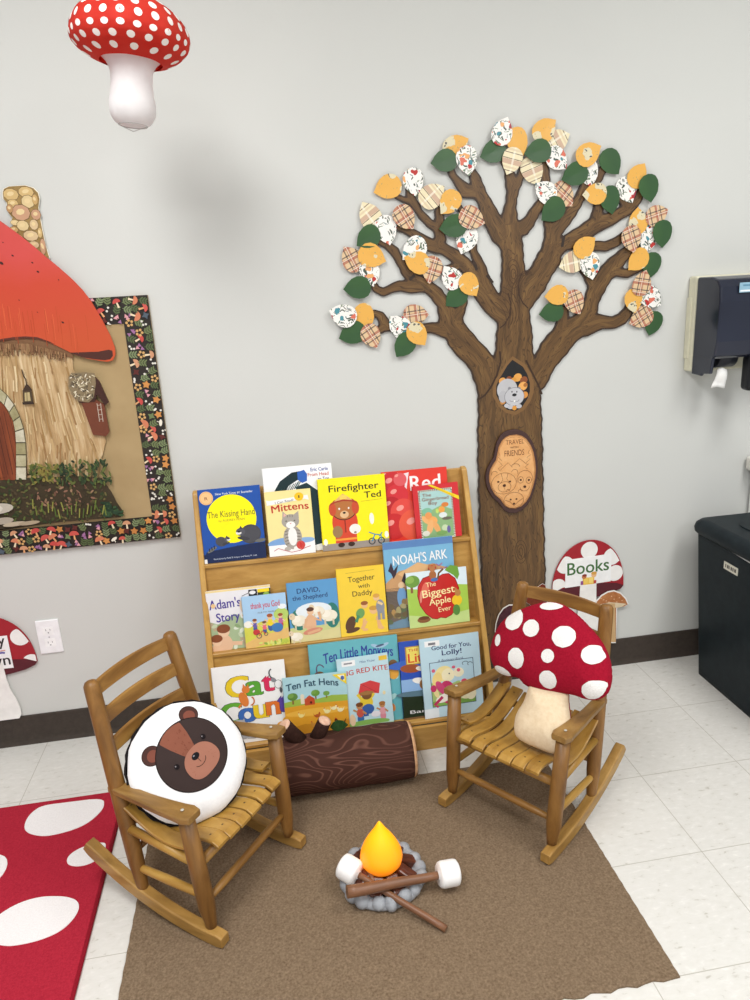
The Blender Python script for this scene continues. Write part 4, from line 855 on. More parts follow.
def bk_ginger(a, H):
    a.rect(.12, 0, .86, H-.10, '#F3EEDC')
    for k in range(28): a.rect(.12, .02+k*(H-.14)/28, .15, .02+(k+.5)*(H-.14)/28, '#2A2020'); a.rect(.83, .02+k*(H-.14)/28, .86, .02+(k+.5)*(H-.14)/28, '#2A2020')
    for k in range(17): a.rect(.14+k*.042, H-.135, .16+k*.042, H-.10, '#2A2020')
    a.rect(.155, .03, .825, H-.14, '#A9CFCB'); a.poly([(.155, .03), (.825, .03), (.825, .60), (.6, .72), (.35, .62), (.155, .66)], '#8DB27C')
    a.ell(.28, .62, .11, .07, '#7FB89A'); a.ell(.60, .62, .07, .07, '#E9A24A'); a.ell(.68, .72, .08, .05, '#D8803A'); a.ell(.62, .50, .09, .06, '#DDE4E2'); a.ell(.70, .42, .11, .035, '#6A6658'); a.ell(.36, .40, .13, .10, '#EDA85E'); a.ell(.32, .27, .07, .16, '#EBB072', -.3); a.ell(.46, .25, .06, .15, '#E9A866', .4); a.ell(.22, .44, .05, .10, '#EDB070', .6); a.ell(.30, .52, .075, .075, '#E89A58'); a.ell(.64, .22, .07, .07, '#C6D6AE'); a.ell(.72, .18, .04, .08, '#6A62A0'); a.ell(.22, .14, .08, .06, '#E4E0D0'); a.ell(.50, .60, .035, .05, '#C0D86A'); a.ell(.56, .12, .12, .05, '#7FA85E')
    a.text('The', .30, H-.245, .19, .07, '#8A4A30', 0.011); a.text('Gingerbread', .48, H-.335, .58, .07, '#8A4A30', 0.011); a.text('Boy', .42, H-.425, .19, .07, '#8A4A30', 0.011)
    a.poly([(.34, H-.0), (.42, H+.0), (1.0, H-.30), (1.0, H-.38)], '#F2D21E'); a.line([(.46, H-.05), (.9, H-.29)], .012, '#C8A016')
def bk_adam(a, H):
    a.rect(0, H-.03, 1, H, '#F0D898'); a.poly([(0, 0), (1, 0), (1, .50), (.8, .62), (.6, .5), (.4, .56), (.15, .42), (0, .48)], '#A9BC94'); R = random.Random(6)
    for k in range(30): a.ell(R.uniform(0, 1), R.uniform(0, .45), .05, .03, R.choice(['#8FA878', '#C7D2B0', '#B9A98C', '#DCE4D0']), R.uniform(0, 3), 9)
    a.text("Adam's", .28, H-.29, .48, .15, '#4B3A94', 0.014, .03); a.text('Story', .31, H-.50, .36, .14, '#4B3A94', 0.014, .02)
    for (x, y, s_) in ((.22, .10, .9), (.10, -.02, .8)): a.ell(x+.02, y+.02, .11*s_, .16*s_, '#E6BE9C', .4); a.ell(x, y+.22*s_, .10*s_, .10*s_, '#EBC7A6'); a.ell(x, y+.27*s_, .115*s_, .08*s_, '#8A5034'); a.line([(x+.1*s_, y), (x+.3*s_, y-.02)], .07*s_, '#E6BE9C')
    a.ell(.62, .62, .10, .17, '#E8CDB0', .5); a.ell(.73, .80, .07, .07, '#9A5A38'); a.ell(.55, .52, .05, .05, '#F6F2E8'); a.ell(.55, .52, .02, .02, '#E7C04A'); a.ell(.1, .72, .035, .035, '#F0C890')
    a.line([(.55, H-.13), (.66, H-.09), (.74, H-.12), (.84, H-.08)], .008, '#3A3A30'); a.rect(.66, H-.16, .79, H-.045, '#14161A'); a.ell(.72, H-.09, .05, .03, '#E8E8E8'); a.rect(.80, H-.20, 1, H-.045, '#2E3A20'); a.rect(.80, H-.1, .98, H-.045, '#F1D51C'); a.ell(.93, H-.15, .05, .05, '#8FB04A')
def bk_thank(a, H):
    a.poly([(0, 0), (1, 0), (1, .62), (.8, .66), (.62, .55), (.4, .60), (.2, .52), (0, .50)], '#D6D454'); a.poly([(0, .12), (.35, .28), (.75, .32), (1, .40), (1, .16), (.6, .08), (.2, 0), (0, 0)], '#E6BC72'); a.ell(.86, .72, .17, .15, '#B7D06A'); a.ell(.10, .56, .10, .08, '#F3F0E6'); a.ell(.9, .9, .10, .06, '#EEF3F6')
    a.text('thank you God', .52, H-.29, .66, .14, '#C83A50', 0.011, .02); a.text('FOR MY FAMILY', .55, H-.42, .42, .04, '#6A6A7A', 0.006)
    kid(a, .25, .42, .95, '#6A5AA8', '#8A4A28'); kid(a, .46, .36, .9, '#E86A7A', '#7A5A30'); kid(a, .60, .42, 1.25, '#F0D22A', '#A8582E'); kid(a, .84, .46, 1.05, '#B8689A', '#A0522C', '#C03A4A'); a.ell(.75, .42, .13, .11, '#3E7AB8'); a.ell(.27, .36, .08, .07, '#C83A3A'); a.ring(.32, .27, .055, .055, .016, '#4A4A54', 0, 14); a.ring(.48, .30, .04, .04, .014, '#4A4A54', 0, 14); a.line([(.32, .27), (.40, .38), (.48, .30)], .02, '#D23A3A')
    R = random.Random(3)
    for k in range(18): a.ell(R.uniform(.3, .95), R.uniform(.02, .12), .05, .025, R.choice(['#B9C84A', '#8FB04A', '#DCE07A']), R.uniform(0, 3), 8)
def bk_david(a, H):
    a.poly([(0, 0), (1, 0), (1, .34), (.6, .30), (.3, .33), (0, .30)], '#CBD08C'); a.ell(.20, .46, .17, .22, '#2E7A6A'); a.ell(.86, .48, .15, .26, '#2C7A70'); a.ell(.5, .62, .36, .16, '#E7EEF2'); a.poly([(0, 0), (1, 0), (1, .22), (.5, .17), (0, .24)], '#D9CF94')
    a.text('DAVID,', .43, H-.23, .46, .10, '#1C2C62', 0.011); a.text('the Shepherd', .45, H-.36, .70, .09, '#1C2C62', 0.011, .02)
    sheep(a, .20, .44, 1.4); sheep(a, .80, .48, 1.5); sheep(a, .58, .60, 1.2); sheep(a, .12, .12, 1.1)
    a.ell(.42, .36, .11, .19, '#E4B48C'); a.ell(.43, .60, .065, .07, '#E9BE98'); a.ell(.43, .65, .075, .045, '#5A3420'); a.line([(.34, .46), (.30, .30), (.44, .28)], .06, '#E0AE86'); a.line([(.50, .46), (.62, .40), (.60, .58)], .06, '#E0AE86'); a.ell(.45, .20, .20, .06, '#D58A70', .15); a.line([(.34, .16), (.6, .22)], .05, '#E0AE86')
def bk_daddy(a, H):
    a.text('Together', .52, H-.29, .56, .115, '#3A2E1E', 0.006, .03); a.text('with', .56, H-.44, .24, .09, '#3A2E1E', 0.006); a.text('Daddy', .52, H-.60, .42, .11, '#3A2E1E', 0.006, .02); a.line([(.2, H-.10), (.8, H-.08)], .008, '#B09A3A')
    a.ell(.22, .26, .10, .17, '#5A3A24', -.4); a.ell(.26, .12, .15, .05, '#5A3A24', .2)
    a.line([(.45, .12), (.60, .36), (.80, .30), (.82, .10)], .07, '#E8B47A'); a.ell(.63, .36, .15, .09, '#F1CE3A', -.1); a.ell(.72, .50, .085, .085, '#E9B880'); a.ell(.72, .545, .09, .05, '#C9963E'); a.line([(.52, .34), (.48, .14)], .06, '#E8B47A'); a.line([(.78, .36), (.86, .12)], .06, '#E8B47A'); a.ell(.52, .10, .06, .03, '#E8B47A'); a.ell(.86, .10, .06, .03, '#E8B47A')
    a.ell(.44, .46, .09, .11, '#6FA05A', -.4); a.ell(.54, .63, .07, .07, '#E9B880'); a.ell(.54, .67, .075, .045, '#9A5A2C'); a.line([(.40, .42), (.34, .28)], .06, '#3E8A62')
    a.ell(.87, .56, .09, .15, '#8E9098'); a.rect(.80, .28, .86, .5, '#8E9098'); a.rect(.89, .28, .95, .5, '#8E9098'); a.ell(.80, .76, .065, .07, '#E9BE90'); a.ell(.80, .80, .07, .045, '#D9A24A'); a.line([(.82, .66), (.92, .60)], .05, '#EBCB9A')
def bk_ark(a, H):
    a.rect(0, H-.10, 1, H, '#5A83B8'); a.rect(0, 0, 1, .60, '#6E6258'); a.poly([(0, .55), (0, .66), (.20, .82), (.46, .86), (.70, .88), (.9, .8), (1, .75), (1, .50)], '#C99A6A'); a.poly([(.18, .78), (.48, .92), (.72, .84), (.62, .72), (.3, .70)], '#DDB07C'); a.poly([(0, .08), (.5, .2), (1, .1), (1, 0), (0, 0)], '#6A8AA0')
    R = random.Random(12)
    for k in range(20): a.line([(0, .2+.02*k), (.5, .24+.018*k)], .005, '#54483E')
    for (x, y) in ((.10, .82), (.28, .66)): a.poly([(x-.05, y+.02), (x, y+.14), (x+.03, y+.02), (x+.10, y+.10), (x+.06, y-.04), (x+.02, y-.10), (x-.01, y-.02)], '#3A2C38')
    a.ell(.22, .44, .07, .15, '#6E9AC4'); a.ell(.22, .62, .045, .045, '#E2C29A'); a.rect(.28, .42, .40, .56, '#2A241E')
    for k in range(34): a.ell(R.uniform(.02, .6), R.uniform(.1, .42), .05, .035, R.choice(['#8A7248', '#B08A52', '#6A5A3C', '#A59A6A', '#5E6A4A']), R.uniform(0, 3), 9)
    a.text("NOAH'S ARK", .52, H-.32, .78, .135, '#F3F4F4', 0.011, .03)
    for (x, y) in ((.66, .78), (.60, .72), (.78, .84), (.84, .78)): a.line([(x-.04, y+.03), (x, y), (x+.05, y+.035)], .016, '#3A4A6A' if x < .7 else '#A8709A')
    a.ell(.68, .82, .06, .04, '#C8382E')
def bk_apple(a, H):
    a.poly([(0, 0), (1, 0), (1, .62), (.7, .66), (.4, .60), (0, .66)], '#A7CB52'); a.poly([(0, 0), (1, 0), (1, .2), (.5, .13), (0, .22)], '#C2D88A'); a.rect(.06, .58, .10, .72, '#8A6238'); a.ell(.10, .77, .12, .10, '#6E9A3E'); a.ell(.06, .80, .07, .06, '#8DB452')
    q = [(.50, .78), (.40, .83), (.28, .80), (.19, .68), (.17, .52), (.20, .36), (.28, .22), (.38, .13), (.46, .11), (.52, .13), (.60, .11), (.70, .15), (.79, .26), (.84, .42), (.85, .58), (.80, .74), (.70, .83), (.60, .83)]
    a.poly([(.51+(x-.51)*1.03, .47+(y-.47)*1.03) for x, y in q], '#7E1A1A'); a.poly(q, '#C42A26'); a.ell(.30, .62, .06, .12, '#DE6A58', -.3); a.ell(.22, .5, .02, .10, '#E08A78', -.1); a.line([(.52, .77), (.54, .86), (.62, .92)], .03, '#6E4A28'); a.poly([(.64, .90), (.74, .97), (.86, .94), (.88, .80), (.84, .72), (.78, .80)], '#6FA03E')
    a.ell(.44, .84, .06, .07, '#A8683A'); a.ell(.44, .94, .05, .05, '#B8784A'); a.ell(.40, .99, .025, .03, '#B8784A'); a.ell(.48, .995, .025, .03, '#B8784A'); a.ell(.46, .76, .06, .03, '#4A72B0')
    a.text('The', .40, .655, .16, .075, '#F7E6A8', 0.008, .08); a.text('Biggest', .52, .50, .54, .125, '#F7E6A8', 0.017, .08); a.text('Apple', .53, .355, .36, .105, '#F7E6A8', 0.017, .06); a.text('Ever', .60, .225, .21, .08, '#F7E6A8', 0.011, .08)
    a.ell(.81, .38, .085, .09, '#EFC52E'); a.ell(.83, .50, .05, .055, '#B8834A'); a.ell(.80, .56, .02, .03, '#B8834A'); a.ell(.79, .22, .06, .09, '#5A8A40'); a.ell(.24, .12, .11, .05, '#8A5A34'); a.ell(.24, .15, .09, .03, '#6A3E22')
def bk_cat(a, H):
    def C(ch, x, y, w_, h_, c_): a.text(ch, x, y-.002, w_*1.03, h_*1.02, '#3A3A3A', .060); a.text(ch, x, y, w_, h_, c_, .048)
    C('C', .33, .60*H, .29, .29, '#EBCB2C'); C('a', .56, .60*H, .20, .29, '#5AA636'); C('t', .75, .63*H, .14, .27, '#DA2E5C'); C('C', .21, .27*H, .27, .29, '#66AE3A'); C('o', .43, .27*H, .22, .29, '#3E6EB8'); C('u', .62, .30*H, .18, .28, '#EBCB2C'); C('n', .79, .32*H, .17, .28, '#E0742C'); C('t', .93, .34*H, .12, .29, '#5C46A0')
    a.ell(.40, .56*H, .06, .11, '#DD7E36', .3); a.ell(.44, .68*H, .055, .05, '#DD7E36'); a.poly([(.40, .71*H), (.41, .76*H), (.44, .72*H)], '#DD7E36'); a.poly([(.46, .72*H), (.48, .76*H), (.485, .70*H)], '#DD7E36'); a.ring(.49, .53*H, .05, .06, .018, '#C86A28', 0, 10, -1.6, 1.2); a.line([(.36, .5*H), (.32, .46*H)], .03, '#DD7E36')
    a.ell(.89, .70*H, .05, .06, '#F0F0F0'); a.ring(.89, .70*H, .05, .06, .006, '#3A3A3A'); a.ring(.83, .84*H, .05, .07, .018, '#55555A', .3, 12, 1.5, 4.6); a.ell(.83, .76*H, .04, .03, '#8A8A90', -.6); a.ell(.92, .62*H, .02, .04, '#55555A')
    a.ell(.34, .14*H, .13, .10, '#A9A9AC'); a.ell(.32, .245*H, .08, .07, '#B3B3B6'); a.poly([(.26, .27*H), (.27, .32*H), (.31, .29*H)], '#B3B3B6'); a.poly([(.34, .29*H), (.38, .32*H), (.385, .27*H)], '#B3B3B6'); a.line([(.40, .07*H), (.5, .06*H), (.6, .09*H), (.66, .13*H)], .03, '#3A3A3A'); a.line([(.40, .07*H), (.5, .06*H), (.6, .09*H), (.66, .13*H)], .018, '#C4C4C8')
    a.ell(.90, .14*H, .10, .09, '#E3A22E'); a.ell(.95, .22*H, .05, .05, '#EBB03A'); a.ell(.78, .16*H, .03, .03, '#C86A4A'); a.text('Jane Manning', .84, .03*H, .2, .02, '#6A6A6A')
def bk_monk(a, H):
    a.text('Ten Little Monkeys', .55, H-.24, .78, .12, '#273A92', 0.017, .0, .045); a.ell(.10, H-.36, .06, .05, '#7A5A3A'); a.ring(.13, H-.33, .05, .10, .014, '#5A4A6A', .3, 14, .5, 5); a.ell(.22, H-.44, .05, .055, '#D97A9A'); a.ell(.30, H-.40, .045, .05, '#C98A6A'); a.ell(.37, H-.46, .05, .05, '#E0A83A'); a.line([(.08, H-.52), (.45, H-.50)], .02, '#8A6A4A')
    for s_ in (-1, 1): a.ell(.80+s_*.05, H-.10, .055, .018, '#9FC0D8', .4*s_)
    a.ell(.80, H-.10, .05, .012, '#4A5A7A', .2); R = random.Random(1)
    for k in range(16): a.ell(R.uniform(.3, .95), R.uniform(.05, .6), .05, .03, R.choice(['#A9D4D2', '#56A6B4', '#D98A4A', '#3E8C9C']), R.uniform(0, 3), 9)
    a.ell(.93, .55, .06, .07, '#E0A23A'); a.ell(.93, .66, .05, .05, '#7A5A3A')
def bk_hens(a, H):
    a.rect(0, 0, 1, .56, '#E0A030'); a.poly([(0, .50), (0, .58), (.25, .62), (.5, .58), (.75, .62), (1, .60), (1, .50), (.5, .52)], '#9DB84A'); a.poly([(0, 0), (1, 0), (1, .2), (.6, .15), (.3, .2), (0, .14)], '#C88A2A'); a.ell(.5, .38, .5, .06, '#EDB648')
    tree_(a, .14, .54, .95); tree_(a, .67, .58, .6, '#77A24A'); tree_(a, .50, .58, .8, '#6A9A40'); a.rect(.26, .53, .32, .66, '#E3D8BE'); a.ell(.29, .66, .03, .03, '#E3D8BE'); a.poly([(.32, .50), (.48, .50), (.48, .60), (.40, .66), (.32, .60)], '#C4502E'); a.ell(.42, .54, .018, .022, '#5A2A1C')
    for (x, y, s_, c_, f) in ((.25, .34, .9, '#F0DC8A', 1), (.50, .31, .9, '#B85A2A', -1), (.66, .36, 1, '#F0E2A0', 1), (.77, .40, .9, '#F3E6B0', -1), (.87, .36, 1, '#F0E4B4', 1), (.85, .14, 1.5, '#5A2A1C', 1), (.62, .12, 1.2, '#F0E2A0', -1), (.45, .16, 1.1, '#C88A3A', 1)): hen(a, x, y, s_, c_, f)
    a.text('Ten Fat Hens', .46, H-.22, .82, .11, '#1E4A62', 0.019, .0, .05); a.poly([(.78, H-.03), (1, H-.03), (1, H-.21)], '#F1D430'); a.poly([(.86, H-.05), (.97, H-.05), (.97, H-.15)], '#F6F0DA'); a.ell(.94, H-.10, .03, .035, '#4A62A8')
def bk_kite(a, H):
    a.rect(.10, H-.16, .36, H-.05, '#F2F2F2'); a.rect(.14, H-.12, .30, H-.09, '#8A8A90'); a.text('Mike Thaler', .60, H-.13, .30, .045, '#4A6A98', 0.006); a.rect(.82, H-.13, .98, H-.04, '#E9C23A')
    a.text('BIG RED KITE', .54, H-.345, .88, .10, '#C23430', 0.017, .03, .02)
    a.poly([(.34, .60), (.42, .86), (.62, .90), (.80, .82), (.76, .62), (.58, .66)], '#D13A3E'); a.line([(.42, .86), (.76, .62)], .008, '#9A2428')
    a.ell(.50, .48, .13, .14, '#E6C83E'); a.line([(.42, .54), (.34, .66)], .06, '#E6C83E'); a.line([(.58, .54), (.66, .64)], .06, '#E6C83E'); a.ell(.52, .62, .10, .09, '#7A5230'); a.ell(.52, .66, .14, .04, '#A0703C'); a.rect(.42, .2, .52, .40, '#3A5EA0'); a.rect(.52, .24, .60, .42, '#4468A8'); a.ell(.52, .34, .12, .10, '#3E62A4')
    kid(a, .36, .14, 1.3, '#C85A4A', '#7A4A28', '#3E6EA8', '#C08A5A'); kid(a, .80, .14, 1.15, '#E0A0A8', '#A8703C', '#D98A98', '#C08A5A'); a.ell(.66, .22, .09, .06, '#E9E4EA'); a.ell(.5, .06, .42, .07, '#86B45C'); a.ell(.2, .16, .06, .12, '#E9C9A4'); a.ell(.86, .62, .03, .04, '#E9D8A8'); a.rect(0, 0, 1, .03, '#B9D8C0')
def bk_dog(a, H):
    a.poly([(0, 0), (1, 0), (1, .40), (0, .44)], '#20301E'); a.ell(.5, .42, .6, .06, '#5A7A8A'); a.rect(0, .46, 1, .66, '#8DB4E0'); a.ell(.5, .9, .7, .1, '#3A66C0'); a.rect(.10, H-.38, 1.0, H-.08, '#B78A3A'); a.rect(.12, H-.365, 1.0, H-.095, '#F0DC6A'); a.text('THE', .23, H-.165, .16, .045, '#C8422A', 0.017); a.text('Little', .37, H-.345, .46, .15, '#D8482A', 0.022)
    a.ell(.17, H-.44, .17, .07, '#A0522C', -.1); a.ell(.34, H-.46, .09, .04, '#E9E0D4', -.2); a.ell(.30, .62, .12, .05, '#F0ECE6', -.2); a.ell(.40, .56, .11, .10, '#9A6A38', .3); a.ell(.80, .50, .05, .09, '#6A4428'); a.text('Barry D', .42, .09, .62, .055, '#E6E6EA', 0.011); a.rect(0, 0, .5, .03, '#7A5A3A')
def bk_lolly(a, H):
    a.rect(.09, H-.14, .34, H-.045, '#F4F4F4'); a.rect(.15, H-.115, .27, H-.075, '#77777E'); a.rect(0, 0, .24, .16, '#E6EEF2')
    a.text('Good for You,', .53, H-.205, .66, .075, '#1E2C66', 0.019); a.text('Lolly!', .53, H-.31, .33, .085, '#1E2C66', 0.022); a.text('A Beginner Book', .50, H-.415, .44, .042, '#5A6A8A', 0.006, .0, 0, .3)
    a.rect(.14, .18, .88, .94, '#3A4A66'); a.rect(.15, .19, .87, .93, '#B9D8E6'); a.poly([(.15, .19), (.87, .19), (.87, .52), (.6, .58), (.4, .52), (.15, .6)], '#A9C478'); a.poly([(.15, .19), (.87, .19), (.87, .25), (.15, .28)], '#7FAE54')
    a.ell(.37, .73, .15, .13, '#F3E3A0', .2); a.ell(.44, .70, .11, .11, '#F6EDC6'); a.ell(.25, .65, .08, .12, '#EFD78A', -.3); a.ell(.62, .72, .09, .08, '#F3EBCB'); a.ell(.62, .76, .03, .03, '#E0607A'); a.ell(.42, .44, .12, .17, '#C83468', .3); a.ell(.30, .50, .06, .13, '#D0487A', .5); a.ell(.46, .30, .14, .10, '#C22E62'); a.ell(.34, .32, .14, .07, '#F6EFE4', .3); a.line([(.32, .34), (.18, .22), (.24, .18)], .05, '#C22E62')
    a.ell(.72, .42, .15, .17, '#F1E8BE'); a.ell(.80, .34, .09, .11, '#F4ECC8'); a.ell(.55, .40, .07, .12, '#F4ECC8'); a.ell(.70, .56, .05, .04, '#D8506A'); a.ell(.22, .42, .04, .09, '#F0DFA0', .3); a.ell(.18, .50, .05, .06, '#C83468'); a.ell(.46, .72, .012, .014, '#3A3A48', 0, 8); a.ring(.74, .86, .05, .03, .010, '#5A6A78', 0, 10, 0, 4); a.ring(.82, .84, .04, .03, .010, '#5A6A78', 0, 10, 0, 4); a.ell(.2, .8, .03, .03, '#D8607A'); a.ell(.54, .82, .03, .025, '#D8607A')
BOOKS = [ # row, off, TLx, width, height, thick, in-plane turn, cover colour, art, label
 (1, .006, -1.5245, .1885, .228, .011, 0, '#1E50A4', bk_moon, 'dark blue picture book with two raccoons before a yellow moon'),
 (1, .022, -1.325, .216, .272, .010, 0, '#F3F4F4', bk_head, 'tall white book with black brush-stroke limb behind the kitten book'),
 (1, .006, -1.3255, .1435, .203, .005, 0, '#F4E29A', bk_kitten, 'pale yellow reader with a grey tabby kitten and red yarn'),
 (1, .006, -1.159, .213, .227, .011, 0, '#FBEA12', bk_fire, 'bright yellow book with a cartoon bear in red firefighter coat'),
 (1, .024, -.954, .214, .227, .008, 0, '#DE3A2C', bk_red, 'glossy red book of berries with white title on the top row'),
 (1, .010, -.857, .150, .176, .008, .02, '#CF2E34', bk_ginger, 'small red-bordered gingerbread storybook with a diagonal yellow sticker'),
 (2, .016, -1.531, .197, .189, .006, 0, '#E9E7EA', bk_adam, 'pale book with purple two-line title behind the sky blue square book'),
 (2, .006, -1.4245, .135, .163, .006, 0, '#A9CDEB', bk_thank, 'sky blue square book with a family outdoors and red title'),
 (2, .006, -1.285, .156, .191, .004, 0, '#5C9ACB', bk_david, 'blue book showing a shepherd boy among white sheep'),
 (2, .006, -1.1285, .151, .217, .007, 0, '#F3CE3C', bk_daddy, 'golden yellow book with a father giving a child a ride'),
 (2, .018, -.973, .226, .281, .008, 0, '#78B2D4', bk_ark, 'tall blue book with white capital title behind the red apple book'),
 (2, .006, -.907, .197, .180, .006, .008, '#DCEBF2', bk_apple, 'book with a huge red apple and a mouse on its cover'),
 (3, .013, -1.535, .222, .249, .005, 0, '#F5F5F3', bk_cat, 'white book with big rainbow letters and cats on the bottom row'),
 (3, .023, -1.237, .282, .279, .006, 0, '#64B2BC', bk_monk, 'large teal monkey book at the back of the bottom row'),
 (3, .002, -1.3265, .197, .193, .004, -.01, '#A9D2DA', bk_hens, 'farmyard book with hens and a red barn behind the log'),
 (3, .010, -1.150, .163, .228, .005, .02, '#BFDDE6', bk_kite, 'light blue book with a big red kite on its cover'),
 (3, .015, -.954, .20, .255, .008, .0, '#2A50B4', bk_dog, 'deep blue book half hidden behind the pale blue pig book'),
 (3, .004, -.887, .194, .262, .005, .012, '#BFDCE8', bk_lolly, 'pale blue beginner book with framed pink pig beside the rack\'s right end'),
]
for (row, off, x0, w_, h_, th_, turn, col, art, lab) in BOOKS:
    yl, zl, zt = rows[row]
    t = thing('picture_book', lab, 'book', (x0+w_/2, yl+off, zl+.0006), (-TA, -turn, 0), GB)
    if turn: t.location.z += abs(math.sin(turn))*w_/2
    b = MB().mat(flat(col, .28, .5, .02)); b.box((0, .0006, h_/2), (w_, .0012, h_)); b.box((0, th_-.0006, h_/2), (w_, .0012, h_)); b.box((-w_/2+.0006, th_/2, h_/2), (.0012, th_, h_))
    art(Art(b, lambda u, v, hh: ((u-.5)*w_, -hh, v*w_), 2.2e-5, .28, 0, .5), h_/w_)
    b.build('cover', t)
    b = MB().mat(flat('#EFE9DC', .8)); b.box((.0005, th_/2, h_/2), (w_-.004, th_-.0026, h_-.004)); b.build('pages', t)

# =================================================================== LOG BOLSTER
def m_log():
    m, nt, b_ = nodes('wood_print_fabric', .85, .15)
    v = coords(nt, (3.2, 11, 11)); n1 = N(nt, 'ShaderNodeTexNoise', Scale=1., Detail=1., Distortion=.5); nt.links.new(v, n1.inputs['Vector'])
    mu = N(nt, 'ShaderNodeMath', operation='MULTIPLY'); mu.inputs[1].default_value = 22.; nt.links.new(n1.outputs['Fac'], mu.inputs[0]); fr = N(nt, 'ShaderNodeMath', operation='FRACT'); nt.links.new(mu.outputs[0], fr.inputs[0])
    r = ramp(nt, [(0, '#6E4A3E'), (.10, '#7A5446'), (.22, '#452A22'), (.9, '#3E251E'), (1, '#6E4A3E')]); nt.links.new(fr.outputs[0], r.inputs['Fac'])
    n2 = N(nt, 'ShaderNodeTexNoise', Scale=6., Detail=2.); nt.links.new(coords(nt), n2.inputs['Vector']); out = mixc(nt, n2.outputs['Fac'], r.outputs['Color'], '#4A2E26')
    nt.links.new(out, b_.inputs['Base Color']); return m
LX0, LX1, LR = -1.350, -.965, .086
t = thing('log_bolster', 'dark brown log-shaped bolster cushion lying in front of the bookshelf', 'cushion', ((LX0+LX1)/2, -.452, 0))
lm = m_log(); LL = LX1-LX0; b = MB().mat(lm); prof_ = []
for k in range(25):
    x = -LL/2+LL*k/24; e = min(k, 24-k); rad = LR*(1-.05*math.exp(-e*.9))*(1+.012*math.sin(k*1.1)); prof_.append((x, rad))
b.loft([[Vector((x, rad*math.cos(2*PI*j/40)*(1+.006*math.sin(3*j)), LR-.0+rad*math.sin(2*PI*j/40)*.985)) for j in range(40)] for x, rad in prof_]); b.build('log_cover', t)
tanm = wood('log_end_fabric', '#B98A62', '#CFA27A', '#DDB792', (8, 60, 60), .85, .15)
for sx in (-1, 1):
    b = MB().mat(tanm); rg = []
    for (dx, f) in ((-.004, .955), (.004, .95), (.009, .9), (.011, .7), (.011, .3)): rg.append([Vector((sx*(LL/2+dx), LR*f*math.cos(2*PI*j/40), LR+LR*f*math.sin(2*PI*j/40)*.985)) for j in range(40)])
    b.loft(rg); a = Art(b, lambda u, v, h: (sx*(LL/2+.0115+h), u, LR+v), 4e-5, .85)
    for q in (.075, .06, .044, .028, .012): a.ring(0, 0, q, q, .003, '#8A5E40', 0, 32)
    b.build('log_end', t)
for (bx, bz, ex, ez, r_) in ((-.129, .150, -.172, .222, .023), (-.085, .150, -.055, .219, .021)):
    b = MB().mat(fabric('dark_bark_fabric', '#2C1B16', '#3C2720', 90., .9, .5)); p0, p1 = Vector((bx, .012, bz)), Vector((ex, .002, ez)); b.tube([p0, (p0+p1)/2, p1], [r_*1.15, r_, r_*.95], 18); st_ = b.build('branch_stub', t)
    b = MB().mat(fabric('stub_end_fabric', '#CFA088', '#E6C2A8', 70., .9, .4)); d_ = (p1-p0).normalized(); b.tube([p1-d_*.003, p1+d_*.004, p1+d_*.007], [r_*.9, r_*.88, r_*.5], 18); b.build('cut_end', st_)
b = MB().mat(fabric('green_felt', '#26401F', '#33522A', 120., .95)); q = [(0, 0), (.012, .016), (.03, .022), (.05, .016), (.066, .0), (.05, -.012), (.028, -.018), (.01, -.012)]
b.prism(q, .004, lambda u, v, w: (-.039+u*.8, .012+w, .188+v*.9)); b.build('felt_leaf', t)

# =================================================================== ROCKING CHAIRS
CW = wood('oiled_chair_wood', '#66431D', '#80592A', '#976D38', (30, 30, 5), .4, .4)
CWy = wood('oiled_chair_wood_slats', '#8C6428', '#A87F39', '#BD954B', (26, 5, 26), .38, .4)
CWa = wood('worn_arm_wood', '#6E4F28', '#8C6937', '#A58148', (26, 5, 26), .42, .4)
CWk = wood('rocker_wood', '#86632F', '#A37C40', '#B99253', (26, 5, 26), .4, .4)
CWx = wood('oiled_chair_wood_cross', '#704B21', '#8C6430', '#A47B3F', (5, 26, 26), .4, .4)
RR = .7496
def arc(y): return RR-math.sqrt(RR*RR-y*y)
ch = thing('rocking_chair', '', 'chair')
RT, RF, FT, FF = (.1293, -.3288, .581), (.1642, -.2213, .050), (.1684, -.0466, .331), (.1585, -.0227, .030)
def lerp(a_, b_, t_): return tuple(a_[i]+(b_[i]-a_[i])*t_ for i in range(3))
